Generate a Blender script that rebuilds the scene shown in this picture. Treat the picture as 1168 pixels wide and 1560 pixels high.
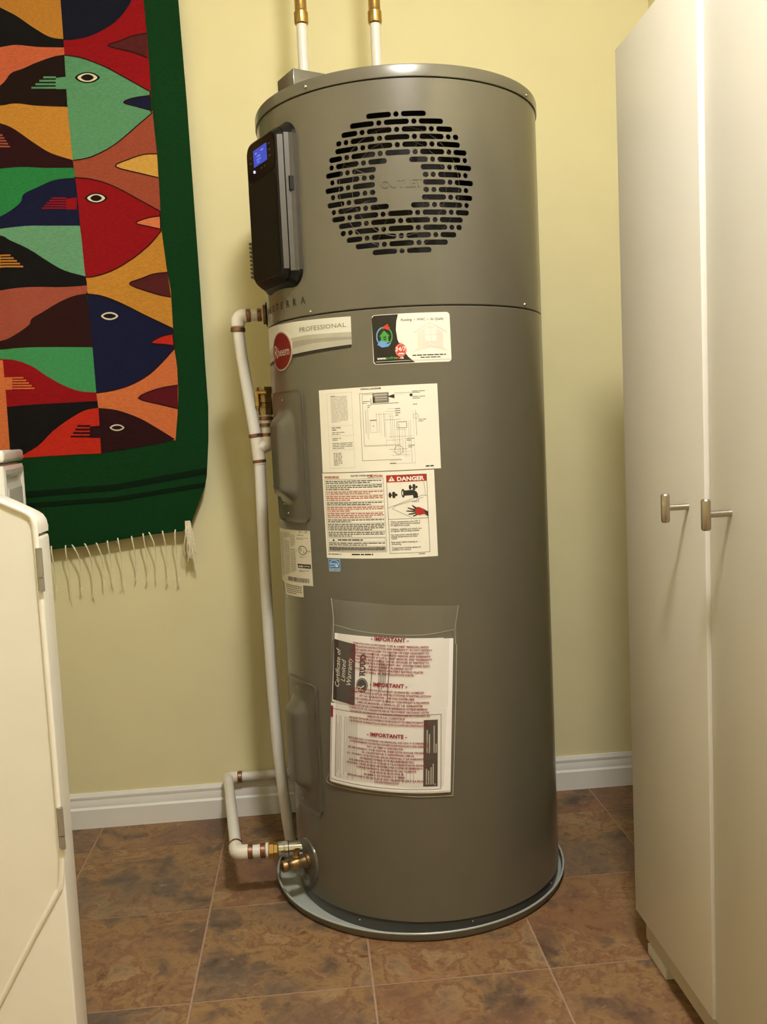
import bpy, bmesh, math, random
from mathutils import Vector, Matrix
from mathutils.geometry import tessellate_polygon
random.seed(7)
for _o in list(bpy.data.objects): bpy.data.objects.remove(_o)
S = bpy.context.scene
COL = S.collection
PI = math.pi
rad = math.radians

# ------------------------------------------------------------------ camera
YAW, PITCH, ROLL = 0.0812, -0.0872, -0.0474
F = Vector((math.sin(YAW)*math.cos(PITCH), math.cos(YAW)*math.cos(PITCH), math.sin(PITCH)))
r_ = Vector((math.cos(YAW), -math.sin(YAW), 0)); u_ = r_.cross(F)
rr = math.cos(ROLL)*r_ + math.sin(ROLL)*u_
uu = -math.sin(ROLL)*r_ + math.cos(ROLL)*u_
cam = bpy.data.objects.new('camera', bpy.data.cameras.new('camera'))
COL.objects.link(cam)
m = Matrix((rr, uu, -F)).transposed().to_4x4()
m.translation = (-0.2181, -1.9175, 0.956)
cam.matrix_world = m
cam.data.sensor_fit = 'VERTICAL'; cam.data.sensor_height = 36.0
cam.data.lens = 36.0*1386.7/1560.0
cam.data.clip_start = 0.02
S.camera = cam
# ------------------------------------------------------------------ world, light, exposure
w = bpy.data.worlds.new('world'); S.world = w; w.use_nodes = True
w.node_tree.nodes['Background'].inputs[0].default_value = (1, .93, .8, 1)
w.node_tree.nodes['Background'].inputs[1].default_value = 0.02
LAMP_POS = (0.03, -1.40, 2.352)
LAMP_POWER = 59.0
LAMP_COLOR = (1.0, 0.97, 0.90)
S.view_settings.view_transform = 'Standard'
S.view_settings.look = 'None'
S.view_settings.gamma = 1.0
S.view_settings.use_curve_mapping = False
S.view_settings.exposure = 0.0

# ------------------------------------------------------------------ materials
MATS = {}
def lin(c):
    return tuple(((x/255.0)/12.92 if x/255.0 <= .04045 else ((x/255.0+.055)/1.055)**2.4) for x in c)
def mat(name, rgb, rough=.5, metal=0.0, var=.06, scale=30.0, bump=0.0, bscale=200.0, spec=.5, stretch=None, emit=None, estr=0, coat=0, srgb=True):
    """principled material with a procedural noise variation of colour (and optional fine relief)"""
    if name in MATS: return MATS[name]
    M = bpy.data.materials.new(name); M.use_nodes = True
    nt = M.node_tree; b = nt.nodes['Principled BSDF']
    c = lin(rgb) if srgb else rgb
    tc = nt.nodes.new('ShaderNodeTexCoord'); mp = nt.nodes.new('ShaderNodeMapping')
    nt.links.new(tc.outputs['Object'], mp.inputs['Vector'])
    if stretch: mp.inputs['Scale'].default_value = stretch
    n = nt.nodes.new('ShaderNodeTexNoise'); n.inputs['Scale'].default_value = scale; n.inputs['Detail'].default_value = 4
    nt.links.new(mp.outputs[0], n.inputs['Vector'])
    rp = nt.nodes.new('ShaderNodeValToRGB')
    rp.color_ramp.elements[0].position = .3; rp.color_ramp.elements[1].position = .7
    rp.color_ramp.elements[0].color = (*[x*(1-var) for x in c], 1)
    rp.color_ramp.elements[1].color = (*[min(1, x*(1+var)) for x in c], 1)
    nt.links.new(n.outputs['Fac'], rp.inputs[0]); nt.links.new(rp.outputs[0], b.inputs['Base Color'])
    b.inputs['Roughness'].default_value = rough; b.inputs['Metallic'].default_value = metal
    b.inputs['Specular IOR Level'].default_value = spec
    if coat: b.inputs['Coat Weight'].default_value = coat; b.inputs['Coat Roughness'].default_value = .15
    if emit:
        b.inputs['Emission Color'].default_value = (*emit, 1); b.inputs['Emission Strength'].default_value = estr
    if bump:
        n2 = nt.nodes.new('ShaderNodeTexNoise'); n2.inputs['Scale'].default_value = bscale; n2.inputs['Detail'].default_value = 3
        nt.links.new(mp.outputs[0], n2.inputs['Vector'])
        bp = nt.nodes.new('ShaderNodeBump'); bp.inputs['Strength'].default_value = bump; bp.inputs['Distance'].default_value = .002
        nt.links.new(n2.outputs['Fac'], bp.inputs['Height']); nt.links.new(bp.outputs[0], b.inputs['Normal'])
    MATS[name] = M
    return M

# ------------------------------------------------------------------ object helpers
def link(o, parent=None):
    COL.objects.link(o)
    if parent is not None: o.parent = parent
    return o
def empty(name, loc=(0, 0, 0), label=None, cat=None, group=None):
    o = bpy.data.objects.new(name, None); COL.objects.link(o); o.location = loc
    o.empty_display_size = .05
    if label: tag(o, label, cat, group)
    return o
def tag(o, label, cat, group=None):
    o['label'] = label; o['category'] = cat
    if group: o['group'] = group
    return o
def struct(o):
    o['kind'] = 'structure'; return o
def finish(name, bm, material, parent=None, smooth=None, loc=None):
    me = bpy.data.meshes.new(name)
    bmesh.ops.recalc_face_normals(bm, faces=bm.faces) if smooth != 'keep' else None
    bm.to_mesh(me); bm.free()
    me.materials.append(material)
    if smooth and smooth != 'keep':
        me.shade_smooth()
        me.set_sharp_from_angle(angle=rad(smooth if isinstance(smooth, (int, float)) and smooth > 1 else 35))
    o = bpy.data.objects.new(name, me)
    link(o, parent)
    if loc is not None: o.location = loc
    elif parent is not None and parent.parent is None:
        o.location = -Vector(parent.location)       # parts are built in world coordinates
    return o
def box(bm, x0, x1, y0, y1, z0, z1, bev=0, seg=2, M=None):
    b = bmesh.new(); bmesh.ops.create_cube(b, size=1.0)
    for v in b.verts:
        v.co = Vector((x0+(x1-x0)*(v.co.x+.5), y0+(y1-y0)*(v.co.y+.5), z0+(z1-z0)*(v.co.z+.5)))
    if bev: bmesh.ops.bevel(b, geom=list(b.edges), offset=bev, segments=seg, profile=.5, affect='EDGES')
    merge(bm, b, M)
def merge(bm, b, M=None):
    vm = {}
    for v in b.verts: vm[v] = bm.verts.new((M @ v.co) if M is not None else v.co)
    for f in b.faces:
        try: bm.faces.new([vm[v] for v in f.verts])
        except ValueError: pass
    b.free()
def frame_of(d):
    d = d.normalized(); a = Vector((0, 0, 1)) if abs(d.z) < .9 else Vector((1, 0, 0))
    x = d.cross(a).normalized(); y = d.cross(x).normalized()
    return x, y
def tube(bm, pts, r, n=16, caps=True, rads=None):
    """round tube along a polyline with parallel-transported rings"""
    P = [Vector(p) for p in pts]; rings = []; x = None
    for i, p in enumerate(P):
        d = (P[min(i+1, len(P)-1)] - P[max(i-1, 0)]).normalized()
        if x is None: x, y = frame_of(d)
        else:
            x = (x - d*x.dot(d)).normalized(); y = d.cross(x)
        R = rads[i] if rads else r
        rings.append([bm.verts.new(p + R*(math.cos(2*PI*k/n)*x + math.sin(2*PI*k/n)*y)) for k in range(n)])
    for a, b in zip(rings, rings[1:]):
        for k in range(n): bm.faces.new((a[k], a[(k+1) % n], b[(k+1) % n], b[k]))
    if caps:
        bm.faces.new(rings[0][::-1]); bm.faces.new(rings[-1])
def turned(bm, p0, p1, prof, n=24):
    """lathe along axis p0->p1; prof = [(t 0..1, radius)]"""
    p0 = Vector(p0); p1 = Vector(p1)
    tube_pts = [p0 + (p1-p0)*t for t, _ in prof]
    d = (p1-p0).normalized(); x, y = frame_of(d); rings = []
    for p, (t, R) in zip(tube_pts, prof):
        rings.append([bm.verts.new(p + R*(math.cos(2*PI*k/n)*x + math.sin(2*PI*k/n)*y)) for k in range(n)])
    for a, b in zip(rings, rings[1:]):
        for k in range(n): bm.faces.new((a[k], a[(k+1) % n], b[(k+1) % n], b[k]))
    bm.faces.new(rings[0][::-1]); bm.faces.new(rings[-1])
def spline(pts, n=6):
    P = [Vector(q) for q in pts]; out = []
    for i in range(len(P)-1):
        a = P[max(i-1, 0)]; b = P[i]; c = P[i+1]; d = P[min(i+2, len(P)-1)]
        for k in range(n):
            t = k/n
            out.append(.5*((2*b)+(-a+c)*t+(2*a-5*b+4*c-d)*t*t+(-a+3*b-3*c+d)*t**3))
    return out+[P[-1]]
def fill(outer, holes=(), cut=None, cutv=None):
    """triangulated flat polygon (with holes) as a bmesh in the XY plane, cut into strips so that it can be bent"""
    loops = [[Vector((x, y, 0)) for x, y in outer]] + [[Vector((x, y, 0)) for x, y in h] for h in holes]
    flat = [v for l in loops for v in l]
    tr = tessellate_polygon(loops)
    b = bmesh.new(); vs = [b.verts.new(v) for v in flat]
    for t in tr:
        try: b.faces.new([vs[i] for i in t])
        except ValueError: pass
    bmesh.ops.remove_doubles(b, verts=b.verts, dist=1e-6)
    for ax, st in ((0, cut), (1, cutv)):
        if not st: continue
        lo = min(v.co[ax] for v in b.verts); hi = max(v.co[ax] for v in b.verts)
        k = math.ceil(lo/st)
        while k*st < hi:
            no = [0, 0, 0]; no[ax] = 1; co = [0, 0, 0]; co[ax] = k*st
            bmesh.ops.bisect_plane(b, geom=list(b.verts)+list(b.edges)+list(b.faces), plane_co=co, plane_no=no, dist=1e-7)
            k += 1
    for f in b.faces:
        if f.normal.z == 0: f.normal_update()
        if f.normal.z < 0: f.normal_flip()
    return b
def thicken(b, t, keep=None):
    """give a sheet depth towards -w (third coordinate) with side walls"""
    be = [e for e in b.edges if len(e.link_faces) == 1 and (keep is None or not keep(e))]
    r = bmesh.ops.extrude_edge_only(b, edges=be)
    for v in r['geom']:
        if isinstance(v, bmesh.types.BMVert): v.co.z -= t
def text_mesh(s, size, bold=0.0, shear=0.0, space=1.0, res=2):
    cu = bpy.data.curves.new('t', 'FONT'); cu.body = s; cu.size = size; cu.resolution_u = res
    cu.offset = bold*size; cu.shear = shear; cu.space_character = space
    ob = bpy.data.objects.new('t', cu)
    me = bpy.data.meshes.new_from_object(ob)
    V = [v.co.copy() for v in me.vertices]; Fs = [tuple(p.vertices) for p in me.polygons]
    bpy.data.objects.remove(ob); bpy.data.curves.remove(cu); bpy.data.meshes.remove(me)
    return V, Fs
# ================================================================== ROOM
WY = 0.3627; XR = 0.6815; XL = -1.62; YF = -3.30; CZ = 2.40
wall_m = mat('wall_paint', (231, 222, 178), .75, var=.018, scale=9, bump=.05, bscale=260, spec=.3)
trim_m = mat('white_trim', (236, 234, 230), .4, var=.015, scale=12)
ceil_m = mat('ceiling_paint', (235, 232, 224), .85, var=.02, scale=14)
def slab(name, x0, x1, y0, y1, z0, z1, m_):
    b = bmesh.new(); box(b, x0, x1, y0, y1, z0, z1)
    return struct(finish(name, b, m_))
slab('wall_back', XL-.1, XR+.1, WY, WY+.1, -.02, CZ, wall_m)
slab('wall_left', XL-.1, XL, YF-.1, WY, -.02, CZ, wall_m)
slab('wall_right', XR, XR+.1, YF-.1, WY, -.02, CZ, wall_m)
slab('wall_front', XL, XR, YF-.1, YF, -.02, CZ, wall_m)
slab('ceiling', XL-.1, XR+.1, YF-.1, WY+.1, CZ, CZ+.1, ceil_m)
grout_m = mat('grout', (164, 132, 112), .8, var=.1, scale=60)
floor = slab('floor', XL, XR, YF, WY, -.04, -.0012, grout_m)
# baseboards: moulded profile (out from wall, height)
PROF = [(0, 0), (.0135, 0), (.0135, .048), (.0115, .0505), (.0095, .053), (.0095, .056), (.0085, .064), (.0065, .071), (.0075, .0735), (.0075, .079), (.0055, .083), (.0040, .087), (0, .087)]
def baseboard(name, p0, p1, nrm):
    b = bmesh.new(); nrm = Vector(nrm); A = []; B = []
    for d, h in PROF:
        A.append(b.verts.new(Vector(p0)+nrm*d+Vector((0, 0, h)))); B.append(b.verts.new(Vector(p1)+nrm*d+Vector((0, 0, h))))
    n = len(PROF)
    for i in range(n): b.faces.new((A[i], A[(i+1) % n], B[(i+1) % n], B[i]))
    b.faces.new(A[::-1]); b.faces.new(B)
    return struct(finish(name, b, trim_m, smooth=25))
baseboard('baseboard_back', (XL, WY, 0), (XR, WY, 0), (0, -1, 0))
baseboard('baseboard_left', (XL, YF, 0), (XL, WY-.0135, 0), (1, 0, 0))
baseboard('baseboard_right', (XR, WY-.0135, 0), (XR, -.385, 0), (-1, 0, 0))

# floor tiles: slate look, each a thin piece of its own
def tile_material():
    M = bpy.data.materials.new('slate_tile'); M.use_nodes = True; nt = M.node_tree; N = nt.nodes.new; L = nt.links.new
    b = nt.nodes['Principled BSDF']
    geo = N('ShaderNodeTexCoord'); oi = N('ShaderNodeObjectInfo')
    cmb = N('ShaderNodeVectorMath'); cmb.operation = 'SCALE'; L(oi.outputs['Location'], cmb.inputs[0]); cmb.inputs['Scale'].default_value = 7.31
    add = N('ShaderNodeVectorMath'); add.operation = 'ADD'; L(geo.outputs['Object'], add.inputs[0]); L(cmb.outputs[0], add.inputs[1])
    # warp
    wn = N('ShaderNodeTexNoise'); wn.inputs['Scale'].default_value = 9; wn.inputs['Detail'].default_value = 5; L(add.outputs[0], wn.inputs['Vector'])
    ws = N('ShaderNodeVectorMath'); ws.operation = 'MULTIPLY_ADD'; L(wn.outputs['Color'], ws.inputs[0]); ws.inputs[1].default_value = (.09, .09, .09); L(add.outputs[0], ws.inputs[2])
    n1 = N('ShaderNodeTexNoise'); n1.inputs['Scale'].default_value = 8.0; n1.inputs['Detail'].default_value = 9; n1.inputs['Roughness'].default_value = .66; L(ws.outputs[0], n1.inputs['Vector'])
    r1 = N('ShaderNodeValToRGB'); cr = r1.color_ramp
    cols = [(.30, (66, 54, 46)), (.40, (104, 84, 68)), (.46, (134, 104, 74)), (.50, (150, 118, 80)), (.54, (122, 86, 62)), (.60, (156, 126, 90)), (.70, (102, 90, 80))]
    cr.elements[0].position = cols[0][0]; cr.elements[0].color = (*lin(cols[0][1]), 1)
    cr.elements[1].position = cols[-1][0]; cr.elements[1].color = (*lin(cols[-1][1]), 1)
    for p_, c_ in cols[1:-1]:
        e = cr.elements.new(p_); e.color = (*lin(c_), 1)
    L(n1.outputs['Fac'], r1.inputs[0])
    # large cloud towards rust / grey, varied from tile to tile
    n2 = N('ShaderNodeTexNoise'); n2.inputs['Scale'].default_value = 4.5; n2.inputs['Detail'].default_value = 4; L(add.outputs[0], n2.inputs['Vector'])
    r2 = N('ShaderNodeValToRGB'); r2.color_ramp.elements[0].position = .44; r2.color_ramp.elements[1].position = .60
    L(n2.outputs['Fac'], r2.inputs[0])
    r3 = N('ShaderNodeValToRGB'); r3.color_ramp.elements[0].color = (*lin((132, 86, 60)), 1); r3.color_ramp.elements[1].color = (*lin((96, 87, 79)), 1)
    L(oi.outputs['Random'], r3.inputs[0])
    sc = N('ShaderNodeMath'); sc.operation = 'MULTIPLY'; sc.inputs[1].default_value = .62; L(r2.outputs[0], sc.inputs[0])
    mx = N('ShaderNodeMix'); mx.data_type = 'RGBA'; L(sc.outputs[0], mx.inputs['Factor']); L(r1.outputs[0], mx.inputs['A']); L(r3.outputs[0], mx.inputs['B'])
    # fine pale flecks and veins
    n4 = N('ShaderNodeTexNoise'); n4.inputs['Scale'].default_value = 34; n4.inputs['Detail'].default_value = 6; n4.inputs['Roughness'].default_value = .7; L(ws.outputs[0], n4.inputs['Vector'])
    r4 = N('ShaderNodeValToRGB'); r4.color_ramp.elements[0].position = .60; r4.color_ramp.elements[1].position = .70; L(n4.outputs['Fac'], r4.inputs[0])
    s4 = N('ShaderNodeMath'); s4.operation = 'MULTIPLY'; s4.inputs[1].default_value = .45; L(r4.outputs[0], s4.inputs[0])
    m4 = N('ShaderNodeMix'); m4.data_type = 'RGBA'; L(s4.outputs[0], m4.inputs['Factor']); L(mx.outputs['Result'], m4.inputs['A']); m4.inputs['B'].default_value = (*lin((176, 152, 126)), 1)
    r5 = N('ShaderNodeValToRGB'); r5.color_ramp.elements[0].position = .30; r5.color_ramp.elements[1].position = .42
    r5.color_ramp.elements[0].color = (.42, .38, .36, 1); r5.color_ramp.elements[1].color = (1, 1, 1, 1); L(n4.outputs['Fac'], r5.inputs[0])
    m5 = N('ShaderNodeMix'); m5.data_type = 'RGBA'; m5.blend_type = 'MULTIPLY'; m5.inputs['Factor'].default_value = .8
    L(m4.outputs['Result'], m5.inputs['A']); L(r5.outputs[0], m5.inputs['B'])
    L(m5.outputs['Result'], b.inputs['Base Color'])
    b.inputs['Roughness'].default_value = .52; b.inputs['Specular IOR Level'].default_value = .35
    bp = N('ShaderNodeBump'); bp.inputs['Strength'].default_value = .35; bp.inputs['Distance'].default_value = .003
    L(n1.outputs['Fac'], bp.inputs['Height']); L(bp.outputs[0], b.inputs['Normal'])
    MATS['slate_tile'] = M; return M
TM = tile_material()
T, TX, TY, J = .3127, -.4653, .2135, .0019
def tile_mesh(wx, wy):
    b = bmesh.new(); e = .0012
    lo = [(-wx/2, -wy/2), (wx/2, -wy/2), (wx/2, wy/2), (-wx/2, wy/2)]
    bot = [b.verts.new((x, y, -.0012)) for x, y in lo]
    mid = [b.verts.new((x, y, -.0004)) for x, y in lo]
    top = [b.verts.new((x-math.copysign(e, x), y-math.copysign(e, y), 0)) for x, y in lo]
    for a, c in ((bot, mid), (mid, top)):
        for k in range(4): b.faces.new((a[k], a[(k+1) % 4], c[(k+1) % 4], c[k]))
    b.faces.new(top)
    me = bpy.data.meshes.new('tile'); bmesh.ops.recalc_face_normals(b, faces=b.faces); b.to_mesh(me); b.free(); me.materials.append(TM)
    return me
tile_cache = {}
for i in range(-5, 6):
    for j in range(-13, 3):
        x0 = max(TX+i*T+J, XL); x1 = min(TX+(i+1)*T-J, XR); y0 = max(TY+j*T+J, YF); y1 = min(TY+(j+1)*T-J, WY)
        if x1-x0 < .01 or y1-y0 < .01: continue
        k = (round(x1-x0, 4), round(y1-y0, 4))
        if k not in tile_cache: tile_cache[k] = tile_mesh(*k)
        o = bpy.data.objects.new('tile', tile_cache[k]); o.location = ((x0+x1)/2, (y0+y1)/2, 0)
        link(o, floor)

# ceiling lamp (above and behind the picture's frame, the light of the room)
lx, ly, lz = LAMP_POS
lamp = empty('ceiling_lamp', (lx, ly, CZ), 'round flush ceiling lamp with a glowing white glass bowl', 'lamp')
b = bmesh.new(); turned(b, (lx, ly, CZ), (lx, ly, CZ-.02), [(0, .145), (.7, .145), (1, .14)], 40)
finish('base', b, mat('lamp_white_metal', (225, 222, 215), .4), lamp, 40)
b = bmesh.new(); pr = [(0, .13)]+[(math.sin(a), .13*math.cos(a)) for a in [rad(k*10) for k in range(1, 9)]]+[(1, .008)]
turned(b, (lx, ly, CZ-.02), (lx, ly, CZ-.095), pr, 40)
area = 2*PI*.13*.1
gl = mat('lamp_glass', (245, 242, 235), .4, emit=LAMP_COLOR, estr=LAMP_POWER/(PI*area)*1.0)
finish('glass_bowl', b, gl, lamp, 40)
# ================================================================== WATER HEATER
R = .2825
heat = empty('water_heater', (0, 0, .004), 'tall grey cylindrical heat pump water heater covered in labels, standing in a round pan', 'water heater')
paint = mat('taupe_paint', (100, 95, 82), .30, var=.025, scale=22, bump=.02, bscale=420, spec=.55, coat=.35)
paint2 = mat('taupe_plate', (93, 88, 76), .3, var=.03, scale=40, spec=.5, coat=.2)
steel = mat('screw_steel', (190, 186, 178), .25, 1.0, var=.05, scale=90)
blackp = mat('black_plastic', (14, 12, 12), .35, var=.1, scale=60, spec=.3)
def P(th, z, r=R):
    a = rad(th); return Vector((r*math.cos(a), r*math.sin(a), z))
def radial(o, lim=.85):
    """smooth radial normals on the cylindrical faces"""
    me = o.data; me.shade_smooth(); nrm = []
    for p in me.polygons:
        for li in p.loop_indices:
            c = me.vertices[me.loops[li].vertex_index].co; r = Vector((c.x, c.y, 0)).normalized()
            d = p.normal.dot(r)
            nrm.append(r if d > lim else (-r if d < -lim else p.normal))
    me.normals_split_custom_set(nrm)
def shell(bm, prof, a0=-180, a1=180, n=160):
    """surface of revolution about the heater axis; prof = [(r, z)], open"""
    full = abs(a1-a0) >= 360; cols = []
    for k in range(n if full else n+1):
        a = a0+(a1-a0)*k/n
        cols.append([bm.verts.new(P(a, z, r)) for r, z in prof])
    m_ = len(cols)
    for k in range(m_ if full else m_-1):
        c, d = cols[k], cols[(k+1) % m_]
        for i in range(len(prof)-1): bm.faces.new((c[i], d[i], d[i+1], c[i+1]))
# lower jacket
b = bmesh.new(); shell(b, [(R-.004, .0296), (R-.001, .0296), (R, .0310), (R, .6), (R, 1.1748), (R-.0012, 1.1764), (R-.006, 1.1764)])
finish('lower_jacket', b, paint, heat, 30)
b = bmesh.new(); shell(b, [(.26, .004), (R-.0035, .004), (R-.0030, .0282), (R-.005, .0286), (R-.01, .0286)])
finish('base_skirt', b, mat('dark_skirt', (74, 72, 68), .4, var=.04), heat, 30)
# upper shroud with an opening for the outlet grille
GT, GZ = -96.1, 1.3919                     # grille centre (angle, height)
ga0, ga1, gz0, gz1 = -128.1, -64.1, 1.2619, 1.5219
b = bmesh.new()
shell(b, [(R-.006, 1.1782), (R-.0012, 1.1782), (R, 1.1798), (R, gz0)])
shell(b, [(R, gz0), (R, gz1)], ga1, ga0+360, 132)
shell(b, [(R, gz1), (R, 1.5695), (R-.003, 1.5707)])
bmesh.ops.remove_doubles(b, verts=b.verts, dist=1e-5)
o = finish('upper_shroud', b, paint, heat, 30); radial(o)
# lid with rolled edge
b = bmesh.new()
shell(b, [(R-.002, 1.5713), (R+.0022, 1.5713), (R+.0028, 1.5722), (R+.0028, 1.5895), (R+.0018, 1.5928), (R-.0015, 1.594), (R-.008, 1.5938), (R-.02, 1.593), (.1, 1.597), (.0015, 1.598)])
finish('lid', b, paint, heat, 25)
# grille sheet: slots and holes in a curved sheet
def stadium(u0, u1, v, r, n=7):
    o_ = []
    for k in range(n+1):
        a = PI/2+PI*k/n; o_.append((u0+r+r*math.cos(a), v+r*math.sin(a)))
    for k in range(n+1):
        a = -PI/2+PI*k/n; o_.append((u1-r+r*math.cos(a), v+r*math.sin(a)))
    return o_
holes = []; pitch = .01302; hr = .0047; per = .0615; sl = .0443; dimples = []
for i in range(19):
    v = (9-i)*pitch; m_ = abs(i-9)
    ch = .1385*math.sqrt(max(0, 1-(v/.1325)**2)); blank = (.0425, .0425, .039, .0195)[m_] if m_ < 4 else 0
    for k in range(-3, 4):
        off = 0 if i % 2 == 0 else per/2
        spans = [(k*per+off-hr, k*per+off+hr), ((k+.5)*per+off-sl/2, (k+.5)*per+off+sl/2)]
        for s0, s1 in spans:
            L0 = s1-s0
            a, c = max(s0, -ch), min(s1, ch)
            if blank and a < blank and c > -blank:
                if c > blank: a = blank
                elif a < -blank: c = -blank
                else: continue
            if c-a < 2*hr-1e-6:
                if L0 < .01 and a > -ch*1.0 and False: pass
                continue
            holes.append(stadium(a, c, v, hr))
GU = R*rad(32)
g = fill([(-GU, -.13), (GU, -.13), (GU, .13), (-GU, .13)], holes, cut=R*rad(2))
thicken(g, .0022, lambda e: all(abs(v.co.x) > GU-1e-5 for v in e.verts) or all(abs(v.co.y) > .13-1e-5 for v in e.verts))
def wrap(bm, th0, z0, r):
    for v in bm.verts: v.co = P(th0+math.degrees(v.co.x/R), z0+v.co.y, r+v.co.z)
wrap(g, GT, GZ, R)
o = finish('outlet_grille', g, paint, heat, smooth='keep'); radial(o)
# embossed OUTLET lettering on the blank centre
def wrap_text(s, size, th, z, r, h, width=None, **kw):
    V, Fs = text_mesh(s, size, **kw)
    x0 = min(v.x for v in V); x1 = max(v.x for v in V); sx = width/(x1-x0) if width else 1
    y0 = min(v.y for v in V); y1 = max(v.y for v in V)
    bm = bmesh.new(); vs = [bm.verts.new(((v.x-(x0+x1)/2)*sx, v.y-(y0+y1)/2, h)) for v in V]
    for f in Fs: bm.faces.new([vs[i] for i in f])
    thicken(bm, h+.0004); wrap(bm, th, z, r); return bm
finish('embossed_lettering', wrap_text('OUTLET', .02, -95.2, 1.391, R, .0011, .073, bold=.015), paint, heat, smooth='keep')['kind'] = 'stuff'
# dark innards behind the grille
b = bmesh.new(); shell(b, [(.03, 1.565), (.222, 1.565), (.222, 1.19), (.03, 1.19)], n=48)
finish('inner_housing', b, mat('dark_innards', (22, 18, 15), .7, var=.2, scale=20), heat, 30)
ax = Vector((math.cos(rad(GT)), math.sin(rad(GT)), 0)); tx = Vector((-ax.y, ax.x, 0)); cz = Vector((0, 0, GZ))
b = bmesh.new()
for rr_ in (.05, .085, .108):
    tube(b, [ax*.247+cz+rr_*(math.cos(2*PI*k/36)*tx+math.sin(2*PI*k/36)*Vector((0, 0, 1))) for k in range(37)], .0009, 6, False)
for k in range(8):
    d = math.cos(PI*k/4+.35)*tx+math.sin(PI*k/4+.35)*Vector((0, 0, 1))
    tube(b, [ax*.249+cz+d*.03, ax*.249+cz+d*.108], .0011, 6)
finish('fan_guard', b, mat('guard_wire', (92, 88, 82), .4, .6), heat, 40)
# screws
for th, z, r in ((-130.1, 1.5803, R+.0028), (-35.7, 1.577, R+.0028), (-134, 1.1843, R), (-41.9, 1.1851, R), (-125.9, .0181, R-.003), (-79.9, .0213, R-.003), (-33.3, .0187, R-.003), (-96.5, 1.548, R), (-93.2, 1.232, R)):
    big = .0034 if r >= R and not -97 < th < -93 else .0022
    if -97 < th < -93: big = .0009
    b = bmesh.new(); bmesh.ops.create_uvsphere(b, u_segments=12, v_segments=8, radius=big)
    c = P(th, z, r); 
    for v in b.verts: v.co = v.co + c
    finish('screw', b, steel, heat, 40)
# junction box on the lid, squared to the control panel
TH0 = -154.0
fx = Vector((math.cos(rad(TH0)), math.sin(rad(TH0)), 0)); ft = Vector((-fx.y, fx.x, 0))     # outward, sideways (to the right in view)
def FM(c=Vector((0, 0, 0)), out=fx, side=ft):
    M_ = Matrix((side, out, Vector((0, 0, 1)))).transposed().to_4x4(); M_.translation = c; return M_
b = bmesh.new(); cn = Vector((-.204, -.125, 0))
box(b, -.072, 0, -.2, 0, 1.592, 1.650, .002, 2, FM(cn))
finish('junction_box', b, paint, heat, 30)

# element access covers: rounded plate with a pressed bulge
def cover(name, th, zc, hw, hh, seedv):
    bm = bmesh.new(); nu, nv = 36, 64; rc = .012; grid = []
    def w_(u, v):
        bu = max(0, abs(u+.004)-.014)/.030; bv = max(0, abs(v)-(hh-.066))/.034
        d = math.hypot(bu, bv); t = max(0, 1-d); t = t*t*(3-2*t)
        e_ = min(hw-abs(u), hh-abs(v)); return .0038+.0012*max(0, 1-e_/.004)+.023*t
    for i in range(nu+1):
        row = []
        for j in range(nv+1):
            u = -hw+2*hw*i/nu; v = -hh+2*hh*j/nv
            cu, cv = max(abs(u)-(hw-rc), 0), max(abs(v)-(hh-rc), 0)
            if cu > 0 and cv > 0:
                mx_ = max(cu, cv); l = math.hypot(cu, cv); k = mx_/l
                u = math.copysign(hw-rc+cu*k, u); v = math.copysign(hh-rc+cv*k, v)
            row.append(bm.verts.new((u, v, w_(u, v))))
        grid.append(row)
    for i in range(nu):
        for j in range(nv): bm.faces.new((grid[i][j], grid[i+1][j], grid[i+1][j+1], grid[i][j+1]))
    thicken(bm, .0060); wrap(bm, th, zc, R)
    c = finish(name, bm, paint2, heat, 40)
    for sv in (-1, 1):
        bm = bmesh.new(); bmesh.ops.create_uvsphere(bm, u_segments=10, v_segments=6, radius=.0028)
        q = P(th-1.5, zc+sv*(hh-.016), R+.0026)
        for v in bm.verts: v.co = v.co+q
        finish('screw', bm, steel, c, 40)
    for k in range(4):
        bm = bmesh.new(); pts = [(.0, -.036-.0115*k), (.008, -.0385-.0115*k), (.016, -.036-.0115*k)]
        tube(bm, [Vector((u-.034, v-.02, w_(u-.034, v-.02))) for u, v in pts], .0016, 8)
        wrap(bm, th, zc, R); finish('rib', bm, paint2, c, 40)
    return c
cover('upper_element_cover', -153.6, .9172, .0645, .1265, 1)
cover('lower_element_cover', -155.2, .3390, .0645, .1320, 2)

# control panel: rounded housing with silver side strips, dark glass face and blue display
TC = -153.0
cx_ = Vector((math.cos(rad(TC)), math.sin(rad(TC)), 0)); cs_ = Vector((-cx_.y, cx_.x, 0))
def cp(s, d, z): return cx_*d+cs_*s+Vector((0, 0, z))
def rrect(hw, z0, z1, rc, n=6):
    o_ = []
    for (sx, zz, a0) in ((1, z1, 0), (-1, z1, 90), (-1, z0, 180), (1, z0, 270)):
        cxx = sx*(hw-rc); czz = zz-rc if zz == z1 else zz+rc
        for k in range(n+1):
            a = rad(a0+90*k/n); o_.append((cxx+rc*math.cos(a), czz+rc*math.sin(a)))
    return o_
def loft(bm, rings):
    prev = None
    for (d, hw, z0, z1, rc) in rings:
        ring = [bm.verts.new(cp(s, d, z)) for s, z in rrect(hw, z0, z1, rc)]
        if prev:
            n = len(ring)
            for k in range(n): bm.faces.new((prev[k], prev[(k+1) % n], ring[(k+1) % n], ring[k]))
        else: bm.faces.new(ring[::-1])
        prev = ring
    bm.faces.new(prev)
b = bmesh.new()
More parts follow.
